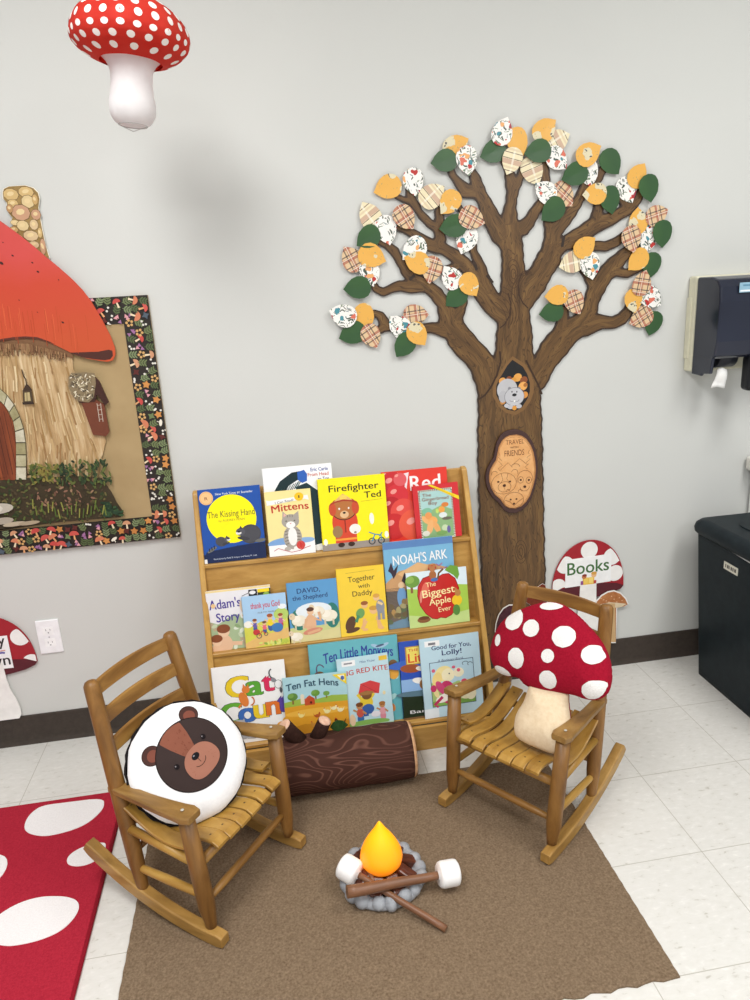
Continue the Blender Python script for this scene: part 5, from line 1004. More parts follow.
for s in (1, -1):
    X = lambda p: (s*p[0], p[1], p[2])
    b = MB().mat(CW); b.tube([X(RF), X(lerp(RF, RT, .05)), X(lerp(RF, RT, .16)), X(lerp(RF, RT, .4)), X(lerp(RF, RT, .965)), X(lerp(RF, RT, .985)), X(lerp(RF, RT, .999)), X(lerp(RF, RT, 1.004))], [.0125, .0145, .0185, .0195, .0185, .0178, .0135, .008], 20); b.build('rear_post', ch)
    b = MB().mat(CW); b.tube([X(FF), X(lerp(FF, FT, .07)), X(lerp(FF, FT, .2)), X(lerp(FF, FT, .5)), X(FT)], [.0125, .0145, .0195, .020, .0185], 20); b.build('front_post', ch)
    # rocker
    b = MB().mat(CWk); w2 = .0135; H_ = .034; ysr = [-.402+k*(.402+.020)/24 for k in range(25)]; rg = []
    for k, y in enumerate(ysr):
        z = arc(y); sl = y/math.sqrt(RR*RR-y*y); nrm = Vector((0, -sl, 1)).normalized(); hh = H_*(.75 if k in (0, 24) else 1)
        rg.append([Vector((s*.1651+q*w2, y, z))+nrm*(o_*hh+(H_-hh)*.5) for q, o_ in ((-1, .06), (-.85, 0), (.85, 0), (1, .06), (1, .92), (.8, 1), (-.8, 1), (-1, .92))])
    b.loft(rg, True, False); bev(b.build('rocker', ch), .003, 2)
    # arm
    b = MB().mat(CWa); rg = []
    for k in range(13):
        t_ = k/12; y = -.022-.268*t_; cxa = .1675-.020*t_; wd = .0265-.010*min(1, t_*1.6) if t_ > .0 else .021; z = .3505-.020*t_-.006*math.sin(PI*t_)
        if k == 0: wd = .020
        if k == 1: wd = .0265
        th_ = .018; q = [(-1, .2), (-.85, 0), (.85, 0), (1, .2), (1, .8), (.85, 1), (-.85, 1), (-1, .8)]
        rg.append([Vector((s*cxa+u*wd, y, z-th_+v*th_)) for u, v in q])
    b.loft(rg, True, False); arm = bev(b.build('armrest', ch), .002, 2)
    b = MB().mat(flat('#B9B4A8', .3, .6)); b.sphere((s*.168, -.055, .3497), .0042, (1, 1, .35), 10); b.build('screw', arm)
    # side stretcher, side rail
    p0, p1 = lerp(FF, FT, .3), lerp(RF, RT, .128); b = MB().mat(CWy); b.tube([X(p0), X(lerp(p0, p1, .12)), X(lerp(p0, p1, .5)), X(lerp(p0, p1, .88)), X(p1)], [.007, .0095, .0105, .0095, .007], 14); b.build('stretcher', ch)
    p0, p1 = (.163, -.04, .207), (.156, -.252, .222); b = MB().mat(CWy); b.tube([X(p0), X(p1)], .0105, 14); b.build('seat_rail', ch)
p0, p1 = lerp(FF, FT, .237), None
b = MB().mat(CWx); b.tube([(-p0[0], p0[1], p0[2]), (-.1, p0[1], p0[2]), (.1, p0[1], p0[2]), (p0[0], p0[1], p0[2])], [.007, .010, .010, .007], 14); b.build('stretcher', ch)
p0 = lerp(RF, RT, .20); b = MB().mat(CWx); b.tube([(-p0[0], p0[1], p0[2]), (-.1, p0[1], p0[2]), (.1, p0[1], p0[2]), (p0[0], p0[1], p0[2])], [.007, .009, .009, .007], 14); b.build('stretcher', ch)
b = MB().mat(CWx); b.tube([(-.163, -.036, .203), (.163, -.036, .203)], .0115, 14); b.build('seat_rail', ch)
b = MB().mat(CWx); b.tube([(-.155, -.254, .226), (.155, -.254, .226)], .0105, 14); b.build('seat_rail', ch)
# seat slats
def slat_z(y, x):
    t_ = (y+.008)/(-.258); base = .2365-.004*(1-t_)
    dip = -.030*math.sin(PI*min(1, max(0, (t_-.02)/.98)))**1.3*(1.0); fr = -.016*math.exp(-t_*12)
    return base+.026*t_**2+dip+fr+ .020*(x/.16)**2
for k in range(8):
    xc = -.1505+.043*k; side = k in (0, 7); y0 = -.066 if side else -.006; y1 = -.262; xc *= .985
    b = MB().mat(CWy); rg = []; nn = 16; wd = .0185
    for j in range(nn+1):
        y = y0+(y1-y0)*j/nn; z = slat_z(y, xc); tp = 1-.05*j/nn
        rg.append([Vector((xc*tp+u*wd, y, z+v*.008)) for u, v in ((-1, .1), (-.9, 0), (.9, 0), (1, .1), (1, .85), (.9, 1), (-.9, 1), (-1, .85))])
    b.loft(rg, True, False); sl = b.build('seat_slat', ch)
    b = MB().mat(flat('#5A4426', .6)); b.sphere((xc, -.042 if not side else -.08, slat_z(-.042 if not side else -.08, xc)+.0079), .0028, (1, 1, .25), 8); b.sphere((xc*.96, -.245, slat_z(-.245, xc)+.0079), .0028, (1, 1, .25), 8); b.build('screw', sl)
# back slats
for (zc_) in (.556, .484, .412):
    b = MB().mat(CWx); rg = []; t_ = (zc_-RF[2])/(RT[2]-RF[2]); pp = lerp(RF, RT, t_)
    for j in range(17):
        u = -1+2*j/16; bow = .014*(1-u*u); hh = .0165+.002*(1-u*u); zz = zc_+.003*(1-u*u)
        c_ = Vector((u*pp[0], pp[1]-bow, zz)); ln = Vector((0, -.2, 1)).normalized()
        rg.append([c_+ln*hh*v+Vector((0, .0042*w_, 0)) for v, w_ in ((-1, -.7), (-.9, -1), (.9, -1), (1, -.7), (1, .7), (.9, 1), (-.9, 1), (-1, .7))])
    b.loft(rg, True, False); b.build('back_slat', ch)
def place(o, X, Y, th, ph, z):
    l = Vector((0, math.sin(ph)*RR, RR-math.cos(ph)*RR)); c, s_ = math.cos(th), math.sin(th)
    o.location = (X+c*l.x-s_*l.y, Y+s_*l.x+c*l.y, z+l.z); o.rotation_euler = (ph, 0, th)
POSE = {'L': (-1.4099, -.8217, -2.2031, -.0159), 'R': (-.7775, -.73, 2.2274, .0285)}
chR = copy_tree(ch); CHZ = .0035
place(ch, *POSE['L'], CHZ); place(chR, *POSE['R'], CHZ)
tag(ch, 'child-size wooden rocking chair holding the round bear cushion beside the red rug', 'chair', 'child rocking chairs')
tag(chR, 'child-size wooden rocking chair holding the red mushroom cushion, on the right', 'chair', 'child rocking chairs')
bpy.context.view_layer.update()

# =================================================================== BEAR CUSHION
ML = ch.matrix_world.copy()
nl = Vector((.575, .585, .572)).normalized(); cl = Vector((.016, -.174, .334))
Mw = ML @ Matrix.Translation(cl); cw = Mw.translation; nw = (ML.to_3x3() @ nl + .20*Vector(_r) + .10*Vector(_u)).normalized()
upc = Vector(_u)*math.cos(math.radians(48))-Vector(_r)*math.sin(math.radians(48)); upw = (upc-nw*upc.dot(nw)).normalized(); rw = upw.cross(nw)
M3 = Matrix((rw, upw, nw)).transposed().to_4x4(); M3.translation = cw
t = thing('round_cushion', 'round white cushion with a brown bear face on the left rocking chair', 'cushion'); t.matrix_world = M3
CRd, CT = .144, .050
def fz(u, v):
    q = min(1, math.hypot(u, v)/CRd); return CT*max(0, 1-q**2.6)**.55
white = fabric('white_cushion_fabric', '#EDEDEF', '#F6F6F7', 120., .9, .15); blk = fabric('black_cushion_fabric', '#1C191A', '#2A2526', 150., .9, .3)
def disc(b, sgn, rmax, n=48, m_=14):
    rg = []
    for k in range(m_+1):
        r_ = rmax*math.sin(PI/2*k/m_); rg.append([Vector(((r_+(.0007*math.sin(7*a_)+.001*math.sin(13*a_))*(k/m_)**4)*math.cos(a_), (r_+(.0007*math.sin(7*a_)+.001*math.sin(13*a_))*(k/m_)**4)*math.sin(a_), sgn*fz(r_, 0))) for a_ in [2*PI*j/n for j in range(n)]])
    rg[0] = [Vector((.0005*math.cos(2*PI*j/n), .0005*math.sin(2*PI*j/n), sgn*CT)) for j in range(n)]
    b.loft(rg, False)
b = MB().mat(blk); disc(b, -1, CRd); b.build('back_cover', t)
b = MB().mat(white); disc(b, 1, CRd*.985); b.build('front_cover', t)
b = MB().mat(blk); b.tube([(CRd*math.cos(2*PI*j/64)*(1+.012*math.sin(j*2.1)), CRd*math.sin(2*PI*j/64)*(1+.012*math.sin(j*2.1)), -.003) for j in range(65)], .0032, 8); b.build('piping', t)
b = MB(); a = Art(b, lambda u, v, h: (u*.85+.011, v*.85+.010, fz(u*.85+.011, v*.85+.010)+.0008+h), 8e-5, .85, 3, .15, .004); ddk = '#3A2E2C'; mid_ = '#84503F'; lt = '#9E6B59'
for s in (-1, 1):
    a.ell(s*.074, .078, .028, .026, '#1E1717', -s*.6, 24); a.ell(s*.074, .078, .0265, .0245, '#49302B', -s*.6, 24); a.ell(s*.0725, .075, .017, .015, '#7A473A', -s*.6, 20)
a.ell(0, -.004, .103, .100, '#1E1717', 0, 48); a.ell(0, -.004, .1005, .0975, ddk, 0, 48)
a.poly([(-.040, .083), (-.02, .0915), (0, .0937), (.02, .0915), (.040, .083), (.033, .05), (.022, .015), (.012, -.01), (-.012, -.01), (-.022, .015), (-.033, .05)], mid_)
R = random.Random(4)
for k in range(22):
    u, v = R.uniform(-.028, .028), R.uniform(.012, .08); a.line([(u, v), (u, v-.005)], .0011, '#6E3A2A')
a.poly([(.005+.052*math.copysign(abs(math.cos(q))**.8, math.cos(q))*(1-.12*math.sin(q)), -.033+.043*math.copysign(abs(math.sin(q))**.9, math.sin(q))) for q in [2*PI*k/40 for k in range(40)]], lt)
a.ell(0, -.014, .0125, .0095, '#17161A', 0, 20); a.ell(-.003, -.010, .003, .002, '#8A8A92', 0, 8); a.line([(0, -.023), (0, -.036)], .0016, '#2A1A18'); a.ring(0, -.030, .020, .014, .0018, '#2A1A18', 0, 14, PI*1.12, PI*1.9)
for s in (-1, 1): a.ell(s*.053, .006, .0075, .008, '#1A1517', 0, 14); a.ell(s*.053-.002, .009, .002, .002, '#8A8286', 0, 8)
for k in range(10): a.ell(R.choice((-1, 1))*R.uniform(.03, .05), R.uniform(-.055, -.025), .0009, .0009, '#7E4636', 0, 6)
b.build('bear_face', t)

# =================================================================== MUSHROOM CUSHION
MR = chR.matrix_world.copy(); kk = .45; yy0, zz0 = -.085, .235
up = Vector((0, -kk, 1)).normalized(); nn_ = Vector((0, 1, kk)).normalized(); rx = up.cross(nn_)   # rx = local -x ? keep right-handed
Ml = Matrix((Vector((1, 0, 0)), up, -Vector((1, 0, 0)).cross(up)*-1)).transposed()
zc3 = Vector((1, 0, 0)).cross(up)      # points away from viewer or to viewer
M4 = Matrix((Vector((1, 0, 0)), up, zc3)).transposed().to_4x4(); M4.translation = Vector((0, yy0, zz0))
SG = 1 if zc3.dot(nn_) > 0 else -1
t = thing('mushroom_cushion', 'plush red mushroom cushion with white spots on the right rocking chair', 'cushion'); t.matrix_world = MR @ M4
CAPO = [(.114, .177), (.129, .201), (.130, .244), (.117, .297), (.073, .340), (.021, .374), (-.033, .391), (-.080, .380), (-.137, .350), (-.178, .323), (-.208, .287), (-.224, .243), (-.225, .205), (-.204, .179), (-.171, .170), (-.135, .171), (-.100, .162), (-.059, .151), (-.014, .148), (.003, .150), (.024, .164), (.062, .154), (.092, .158)]
STEMO = [(x-.010, y) for x, y in [(.004, .170), (.002, .148), (.005, .108), (.019, .074), (.018, .040), (.006, .012), (-.02, .004), (-.06, .004), (-.105, .006), (-.135, .020), (-.145, .05), (-.140, .085), (-.128, .115), (-.113, .150), (-.108, .175)]]
CAPO, STEMO = smooth_loop(CAPO, 2), smooth_loop(STEMO, 2)
def inflate(outline, T, Rf, front, back, name, parent, yoff=0., st=.005):
    o_ = np.array(outline); xs = np.arange(o_[:, 0].min()-st, o_[:, 0].max()+2*st, st); ys = np.arange(o_[:, 1].min()-st, o_[:, 1].max()+2*st, st)
    X, Y = np.meshgrid(xs, ys); S = poly_sd(np.stack([X.ravel(), Y.ravel()], 1), outline).reshape(X.shape)
    V, Fc, B = march(xs, ys, S); Va = np.array(V); d = -poly_sd(Va, outline)
    onb = np.zeros(len(V), bool)
    for i, j in B: onb[i] = onb[j] = True
    h = T*np.sqrt(np.maximum(0, 1-(1-np.clip(d/Rf, 0, 1))**2)); h[onb] = 0
    b = MB(); b.mat(front); fv = [b.bm.verts.new((x, y, SG*(hh+yoff))) for (x, y), hh in zip(V, h)]
    bv = [fv[i] if onb[i] else b.bm.verts.new((V[i][0], V[i][1], SG*(-h[i]+yoff))) for i in range(len(V))]
    for f in Fc:
        try: g = b.bm.faces.new([fv[i] for i in f]); g.smooth = True; g.material_index = 0
        except ValueError: pass
    b.mat(back)
    for f in Fc:
        try: g = b.bm.faces.new([bv[i] for i in f[::-1]]); g.smooth = True; g.material_index = len(b.mats)-1
        except ValueError: pass
    return b.build(name, parent)
def hgt(outline, T, Rf):
    def f(u, v):
        d = -poly_sd(np.array([[u, v]]), outline)[0]; return T*math.sqrt(max(0, 1-(1-min(max(d/Rf, 0), 1))**2))
    return f
redp = fabric('red_plush', '#8C0F26', '#A2182F', 200., .95, .25); crm = fabric('cream_plush', '#E0C9A6', '#EBD8BA', 90., .95, .2); terry = fabric('white_terry', '#E9E6E3', '#F5F3F1', 330., .97, .8, .003)
inflate(CAPO, .046, .085, redp, redp, 'cap', t, .006); inflate(STEMO, .042, .075, crm, redp, 'stem', t, -.002)
hf = hgt(CAPO, .046, .085); b = MB()
SPT = [(.0854, .3105, -.0288, .0079, -.008, -.0283), (-.0052, .3734, -.0302, .0079, -.003, -.0111), (.117, .2431, -.0105, .0031, -.0046, -.0159), (.0458, .2141, -.0231, .0072, -.0074, -.0265), (.0232, .303, -.0234, .0066, -.0061, -.0222), (-.071, .307, -.03, .0087, -.0071, -.0268), (-.0425, .2473, -.0177, .0054, -.0046, -.0172), (-.1529, .2852, -.0256, .0079, -.006, -.0234), (-.054, .1881, -.0233, .0077, -.006, -.0223), (-.1834, .2003, -.0371, .0126, -.0067, -.0264), (.0892, .1641, -.0256, .0002, -.0032, -.0131)]
for (cx, cy, ax, ay, bx, by) in SPT:
    pts = []; cx -= .022; cy += .002
    for k in range(32):
        q = 2*PI*k/32; w_ = 1+.02*math.sin(9*q); pts.append((cx+w_*(ax*math.cos(q)+bx*math.sin(q)), cy+w_*(ay*math.cos(q)+by*math.sin(q))))
    # keep inside the cap outline
    P = np.array(pts); d = poly_sd(P, CAPO); ce = np.array([cx+(.0 if cx > -.15 else .02), cy])
    for _ in range(24):
        k = d > -.0015
        if not k.any(): break
        P[k] += (ce-P[k])*.06; d = poly_sd(P, CAPO)
    b = MB(); Art(b, lambda u, v, h: (u, v, SG*(hf(u, v)+.006+.0016+h)), 1e-5, .9, 3, .3, .004).poly([tuple(p) for p in P], terry); b.build('white_spot', t)

# =================================================================== CAMPFIRE TOY
cfx, cfy = -1.118, -.842
t = thing('toy_campfire', 'plastic toy campfire with glowing orange flame and grey stone ring on brown rug', 'toy', (cfx, cfy, .004))
stone = fabric('grey_plastic_stone', '#8F9297', '#A8ABB0', 40., .35, .08)
R = random.Random(3); b = MB().mat(stone)
b.lathe([(.074, .002), (.103, .002), (.107, .010), (.102, .022), (.088, .026), (.076, .020), (.072, .008)], 40, None, False)
for k in range(17):
    a_ = 2*PI*k/17+R.uniform(-.05, .05); r_ = .094+R.uniform(-.003, .003)
    b.sphere((r_*math.cos(a_), r_*math.sin(a_), .0165), .021, (R.uniform(.75, .95), R.uniform(.8, 1.0), R.uniform(.72, .95)), 12, Matrix.Rotation(a_, 4, 'Z'))
b.build('stone_ring', t)
chocm = wood('brown_plastic_log', '#4A2417', '#5A2E1E', '#6B3A28', (40, 40, 40), .3, .5)
b = MB().mat(flat('#33190F', .5)); b.lathe([(.001, .001), (.072, .001), (.072, .006), (.001, .008)], 32); b.build('ember_base', t)
for k in range(9):
    a_ = 2*PI*k/9+.17; M = Matrix.Rotation(a_, 4, 'Z') @ Matrix.Translation((.063, 0, .030)) @ Matrix.Rotation(math.radians(28), 4, 'Y')
    b = MB().mat(chocm); b.box((0, 0, 0), (.046, .030, .026), .004, 2, M); b.box((.002, 0, .0125), (.036, .005, .004), .001, 1, M); b.build('log', t)
mf, ntf, bf = nodes('glowing_flame', .35, .4)
tc = N(ntf, 'ShaderNodeTexCoord'); sp_ = N(ntf, 'ShaderNodeSeparateXYZ'); ntf.links.new(tc.outputs['Object'], sp_.inputs[0]); mr = N(ntf, 'ShaderNodeMapRange'); mr.inputs['From Min'].default_value = .01; mr.inputs['From Max'].default_value = .14; ntf.links.new(sp_.outputs['Z'], mr.inputs['Value'])
rf = ramp(ntf, [(0, '#FF8A14'), (.35, '#FF8E18'), (.7, '#FF9E14'), (1, '#FFB010')]); ntf.links.new(mr.outputs[0], rf.inputs['Fac']); ntf.links.new(rf.outputs['Color'], bf.inputs['Base Color']); ntf.links.new(rf.outputs['Color'], bf.inputs['Emission Color']); bf.inputs['Emission Strength'].default_value = .55
b = MB().mat(mf); pr = [(.002, .034), (.026, .016), (.041, .024), (.050, .036), (.053, .050), (.050, .066), (.043, .083), (.034, .100), (.025, .114), (.017, .126), (.010, .138), (.005, .147), (.001, .152)]
pr2 = []
for i in range(len(pr)-1):
    for q in (0, .5): pr2.append(tuple(pr[i][j]+(pr[i+1][j]-pr[i][j])*q for j in (0, 1)))
pr2.append(pr[-1]); pr2[0] = (.002, .014); b.lathe([(r_*1.0, z+.020) for r_, z in pr2], 36); o = b.build('flame', t)
# marshmallow sticks
stickm = wood('brown_plastic_stick', '#6A4630', '#7E563C', '#8E6648', (40, 40, 8), .4, .45); mm = fabric('white_foam', '#F1EFED', '#FAF9F8', 60., .6, .05)
def stick(label, p_end, p_m, r0, r1, nub):
    p0, p1 = Vector(p_end), Vector(p_m); d = (p1-p0); L = d.length; q = Vector((0, 0, 1)).rotation_difference(d.normalized())
    t = thing('marshmallow_stick', label, 'toy', p_end, (0, 0, 0), 'marshmallow roasting sticks'); t.rotation_mode = 'QUATERNION'; t.rotation_quaternion = q
    b = MB().mat(stickm); n = 10; b.tube([(.0006*math.sin(k*.9), .0005*math.cos(k*1.3), L*k/n) for k in range(n+1)], [r0+(r1-r0)*k/n for k in range(n+1)], 14)
    b.tube([(0, 0, L*nub), (.010, .006, L*nub+.012), (.017, .010, L*nub+.030)], [.006, .0055, .0045], 10); b.build('stick', t)
    b = MB().mat(mm); rm, hm = .031, .043; b.lathe([(.010, L-.006), (.012, L-.003), (rm*.8, L-.004), (rm*.95, L), (rm, L+.006), (rm, L+hm-.006), (rm*.95, L+hm), (rm*.8, L+hm+.003), (.001, L+hm+.003)], 36); b.build('marshmallow', t); return t
E = lambda px, py, z: (*F(px, py, z), z)
stick('marshmallow stick lying on brown rug under the other, marshmallow on the stone ring', E(446, 929, .0125), E(357, 874, .055), .0085, .0075, .80)
stick('marshmallow stick crossing on top, its marshmallow right of the campfire', E(347, 892, .068), E(440, 875, .046), .0150, .0095, .62)

# =================================================================== PAPER TOWEL DISPENSER
DX0, DZ0, DZ1 = .124, 1.094, 1.402; DW = .34
t = thing('paper_towel_dispenser', 'dark translucent paper towel dispenser with cream housing on the right wall', 'dispenser', (DX0+DW/2, 0, DZ0))
D = lambda x, y, z: (x-DX0-DW/2, y, z-DZ0)
cream = flat('#D9D6BE', .5)
b = MB().mat(cream); b.box(D(DX0+DW/2, -.0235, (DZ0+DZ1)/2), (DW, .045, DZ1-DZ0), .006, 2); b.box(D(DX0-.003+DW/2, -.014, 1.235), (DW, .027, .20), .003, 2); b.build('housing', t)
md, ntd, bd = nodes('smoked_plastic', .16, .5); n_ = N(ntd, 'ShaderNodeTexNoise', Scale=3., Detail=2.); ntd.links.new(coords(ntd), n_.inputs['Vector']); r_ = ramp(ntd, [(.3, '#1E2230'), (.7, '#292E3E')]); ntd.links.new(n_.outputs['Fac'], r_.inputs['Fac']); ntd.links.new(r_.outputs['Color'], bd.inputs['Base Color'])
prof = [(-.046, DZ1-.004), (-.12, DZ1-.004), (-.155, DZ1-.012), (-.172, DZ1-.035), (-.178, DZ1-.08), (-.176, 1.20), (-.168, 1.155), (-.155, 1.146), (-.12, 1.146), (-.046, 1.146)]
b = MB().mat(md)
b.prism(prof, DW-.004, lambda u, v, w: D(DX0+.002+w, u, v)); bev(b.build('front_cover', t), .006, 3)
b = MB().mat(md); b.prism([(-.046, 1.150), (-.158, 1.150), (-.150, 1.098), (-.105, 1.094), (-.10, 1.086), (-.046, 1.088)], .010, lambda u, v, w: D(DX0+.003+w, u, v)); bev(b.build('cover_cheek', t), .003)
b = MB().mat(flat('#23252C', .4)); b.tube([D(DX0+.035, -.11, 1.152), D(DX0+.10, -.11, 1.152)], .040, 24); b.build('roller', t)
b = MB().mat(flat('#8FB4C8', .35)); b.box(D(.235, -.1795, 1.362), (.10, .002, .030), .0008, 1); a = Art(b, lambda u, v, h: D(u, -.1806-h, v), 4e-5, .35); a.rect(.188, 1.350, .282, 1.355, '#E9EEF0'); a.rect(.196, 1.366, .25, 1.371, '#5E8AA4'); b.build('label_plate', t)
b = MB().mat(fabric('paper_towel', '#F0EFEC', '#F8F8F6', 40., .9, .1)); rg = []
for k in range(9): z = 1.108-.062*k/8; rg.append([(DX0+.050+.034*q-.002*k*(1-q), -.118-.006*math.sin(q*PI)-.004*math.sin(k*.6), z+.004*math.sin(q*5)) for q in [j/6 for j in range(7)]] + [(DX0+.050+.034*q-.002*k*(1-q), -.1165-.006*math.sin(q*PI)-.004*math.sin(k*.6), z+.004*math.sin(q*5)) for q in [1-j/6 for j in range(7)]])
b.loft([[Vector(D(*p)) for p in r_] for r_ in rg]); o = b.build('paper_towel', t); o['label'] = 'white paper towel end hanging down'
b = MB().mat(flat('#15161A', .35)); b.box(D(.284, -.150, 1.094), (.07, .05, .118), .016, 4); b.build('lever', t)

# =================================================================== TRASH BIN
BX, BY0, BY1, BH = .180, -.128, -.69, .545; BW_ = .29
t = thing('trash_bin', 'tall black rectangular trash bin with lid at the right edge of the photo', 'bin', (BX+BW_/2, (BY0+BY1)/2, 0))
B_ = lambda x, y, z: (x-BX-BW_/2, y-(BY0+BY1)/2, z)
bm_ = fabric('black_bin_plastic', '#1B2226', '#232B2F', 30., .42, .08)
def rrect(x0, y0, x1, y1, r, z, n=5):
    out = []
    for cx_, cy_, a0 in ((x1-r, y1-r, 0), (x0+r, y1-r, PI/2), (x0+r, y0+r, PI), (x1-r, y0+r, 1.5*PI)):
        for k in range(n+1): a_ = a0+PI/2*k/n; out.append(Vector(B_(cx_+r*math.cos(a_), cy_+r*math.sin(a_), z)))
    return out
def tap(z): k = 1-z/BH; return (BX-.022+.022*k, BY1+.03*k, BX+BW_+.022-.022*k, BY0+.036-.036*k)
b = MB().mat(bm_); b.loft([rrect(*tap(z), .018, z) for z in (0.0, .02, .3, .52, BH)]); b.build('bin_body', t)
b = MB().mat(bm_); x0_, y0_, x1_, y1_ = tap(BH)
b.loft([rrect(x0_-.009+i_, y0_-.009+i_, x1_+.009-i_, y1_+.009-i_, .035, z) for i_, z in ((.003, BH-.006), (-.004, BH+.002), (-.006, BH+.016), (-.002, BH+.032), (.008, BH+.043), (.024, BH+.048))])
b.loft([rrect(BX+.05, BY1+.10, BX+BW_-.05, BY0-.06, .05, z) for z in (BH+.0475, BH+.0515)]); lid = b.build('lid', t)
b = MB().mat(flat('#B9C2C6', .15, .6)); b.sphere(B_(BX+.085, -.26, BH+.0525), .016, (1.3, 1, .22), 12); b.build('lid_button', lid)
b = MB().mat(flat('#DCDACB', .5)); b.box(B_(BX-.0202, -.295, .478), (.0016, .072, .026)); a = Art(b, lambda u, v, h: B_(BX-.0212-h, -u, v), 5e-5, .5)
for k, w_ in enumerate((.005, .008, .004, .007, .006, .009)): a.rect(.267+k*.0095, .472, .267+k*.0095+w_, .484, '#55524A')
o = b.build('sticker', t); o['label'] = 'small cream sticker'
b = MB().mat(flat('#C9CDCE', .6)); b.prism([(-.20, .541), (-.66, .541), (-.66, .519), (-.40, .531)], .0012, lambda u, v, w: B_(BX-.0222-w, u, v)); o = b.build('liner_edge', t); o['label'] = 'thin strip of pale bin liner under the lid'

# cabinet behind the bin, mostly outside the frame
t = thing('cabinet', 'white cabinet edge behind the trash bin at the right border', 'cabinet', (.70, -.14, 0))
wc = flat('#EDEDEA', .45)
b = MB().mat(wc); b.box((0.005, .1, .36), (.585, .06, .72), .004, 2); b.build('cabinet_body', t)
b = MB().mat(flat('#D6D4CC', .4)); b.box((0, .098, .748), (.63, .072, .054), .012, 3); b.build('cabinet_top', t)

# =================================================================== HANGING LANTERN
LC = Vector((-1.508, -.46, 1.970))
t = thing('mushroom_lantern', 'hanging red paper mushroom lantern with white dots and white stem', 'lantern', LC, (0, math.radians(6), 0))
mred, ntr, br = nodes('red_tissue_paper', .7, .2)
n_ = N(ntr, 'ShaderNodeTexNoise', Scale=14., Detail=2.); ntr.links.new(coords(ntr), n_.inputs['Vector']); r_ = ramp(ntr, [(.3, '#D23428'), (.7, '#E04436')]); ntr.links.new(n_.outputs['Fac'], r_.inputs['Fac']); ntr.links.new(r_.outputs['Color'], br.inputs['Base Color'])
tr = N(ntr, 'ShaderNodeBsdfTranslucent'); ntr.links.new(r_.outputs['Color'], tr.inputs['Color']); mxs = N(ntr, 'ShaderNodeMixShader'); mxs.inputs[0].default_value = .35; ntr.links.new(br.outputs[0], mxs.inputs[1]); ntr.links.new(tr.outputs[0], mxs.inputs[2]); ntr.links.new(mxs.outputs[0], ntr.nodes['Material Output'].inputs['Surface'])
A_, Bt, Bb = .127, .080, .056
def caps(th, ph):  # th azimuth, ph -pi/2..pi/2 ; gores between 8 ribs
    g = 1-.032*abs(math.sin(4*th))*math.cos(ph); r_ = A_*math.cos(ph)*g; return Vector((r_*math.cos(th), r_*math.sin(th), (Bt if ph > 0 else Bb)*math.sin(ph)))
b = MB().mat(mred); rg = []
for k in range(41):
    ph = -1.02+(1.45+1.02)*k/40; bump = 1+.006*(k % 4 == 0); rg.append([caps(2*PI*j/64, ph)*bump for j in range(64)])
b.loft(rg, False); a = Art(b, lambda u, v, h: caps(u, v)*(1.006+h/.15)+Vector((0, 0, 0)), 2e-6, .7, 2, .2)
rowsd = [(-.75, 14), (-.42, 20), (-.10, 24), (.22, 22), (.52, 19), (.82, 14), (1.12, 9)]
for i, (ph, n) in enumerate(rowsd):
    for j in range(n):
        th = 2*PI*(j+.5*(i % 2))/n; rp = .0092/(.75*A_)*1.1; rt = .0085/(A_*math.cos(ph)); a.k = 1; a.ell(th, ph, rt, rp, '#F3EAE4', 0, 14)
b.build('cap', t)
b = MB().mat(flat('#8A1A18', .8))
for j in range(8):
    th = 2*PI*(j+.3)/8; b.tube([caps(th, -1.0+k*.25)*.985 for k in range(10)], .0012, 5, False)
b.build('wire_frame', t)
mwh, ntw, bw = nodes('white_tissue_paper', .75, .2)
n_ = N(ntw, 'ShaderNodeTexNoise', Scale=25., Detail=2.); ntw.links.new(coords(ntw), n_.inputs['Vector']); r_ = ramp(ntw, [(.3, '#ECEAEA'), (.7, '#F6F5F5')]); ntw.links.new(n_.outputs['Fac'], r_.inputs['Fac']); ntw.links.new(r_.outputs['Color'], bw.inputs['Base Color'])
tr = N(ntw, 'ShaderNodeBsdfTranslucent'); ntw.links.new(r_.outputs['Color'], tr.inputs['Color']); mxs = N(ntw, 'ShaderNodeMixShader'); mxs.inputs[0].default_value = .35; ntw.links.new(bw.outputs[0], mxs.inputs[1]); ntw.links.new(tr.outputs[0], mxs.inputs[2]); ntw.links.new(mxs.outputs[0], ntw.nodes['Material Output'].inputs['Surface'])
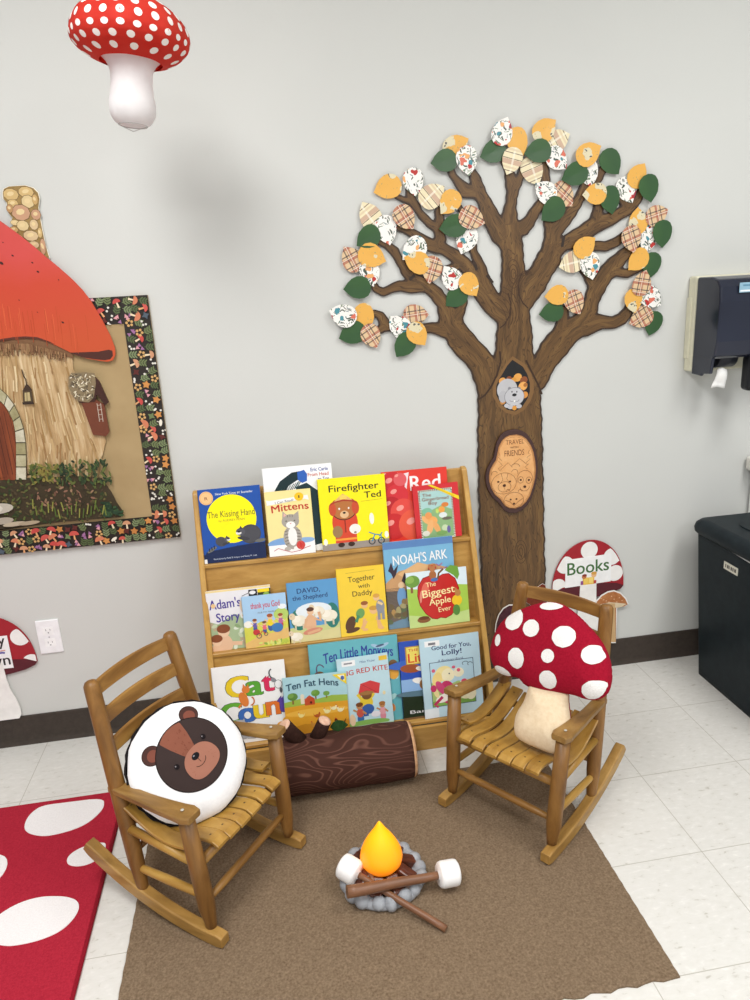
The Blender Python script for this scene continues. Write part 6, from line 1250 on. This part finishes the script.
b = MB().mat(mwh); pr = [(.088, -.046), (.080, -.052), (.070, -.064), (.062, -.078), (.0585, -.094), (.0575, -.110), (.058, -.126), (.0595, -.142), (.062, -.158), (.0645, -.174), (.066, -.190), (.065, -.206), (.060, -.222), (.050, -.236), (.040, -.243)]
pr = [(r_*.77*(1 if i % 2 else .985), -.036+(z+.046)*.69) for i, (r_, z) in enumerate(pr)]; b.lathe(pr, 40, None, False); b.build('stem', t)
b = MB().mat(flat('#B9B6B4', .5))
b.tube([(.031*math.cos(2*PI*k/24), .031*math.sin(2*PI*k/24), -.172) for k in range(25)], .0009, 6, False)
b.tube([(-.031, 0, -.172), (-.015, .002, -.178), (0, 0, -.184), (.015, -.002, -.178), (.031, 0, -.172)], .0009, 6, False); b.build('wire_ring', t)
b = MB().mat(flat('#DADADA', .5)); M_ = Matrix.Rotation(-math.radians(6), 3, 'Y'); b.tube([(0, 0, Bt-.004), M_ @ Vector((0, 0, 2.75-LC.z))], .0007, 6); b.build('hanging_string', t)

# =================================================================== LIGHT
w = bpy.data.worlds.new('room_fill'); bpy.context.scene.world = w; w.use_nodes = True
w.node_tree.nodes['Background'].inputs['Color'].default_value = (.95, .97, 1, 1); w.node_tree.nodes['Background'].inputs['Strength'].default_value = .45
def lamp(name, loc, size, power, col=(1, .995, .985)):
    l = bpy.data.lights.new(name, 'AREA'); l.shape = 'RECTANGLE'; l.size, l.size_y = size; l.energy = power; l.color = col
    o = bpy.data.objects.new(name, l); COL.objects.link(o); o.location = loc; return o
lamp('ceiling_light', (-1.9, -1.75, 2.73), (.6, 1.2), 38); lamp('ceiling_light', (.35, -1.75, 2.73), (.6, 1.2), 31)
lamp('ceiling_light', (-1.9, -4.0, 2.73), (.6, 1.2), 34); lamp('ceiling_light', (.35, -4.0, 2.73), (.6, 1.2), 34)
sc = bpy.context.scene
sc.view_settings.view_transform = 'Standard'; sc.view_settings.look = 'None'; sc.view_settings.gamma = 1; sc.view_settings.use_curve_mapping = False
sc.view_settings.exposure = 0.2
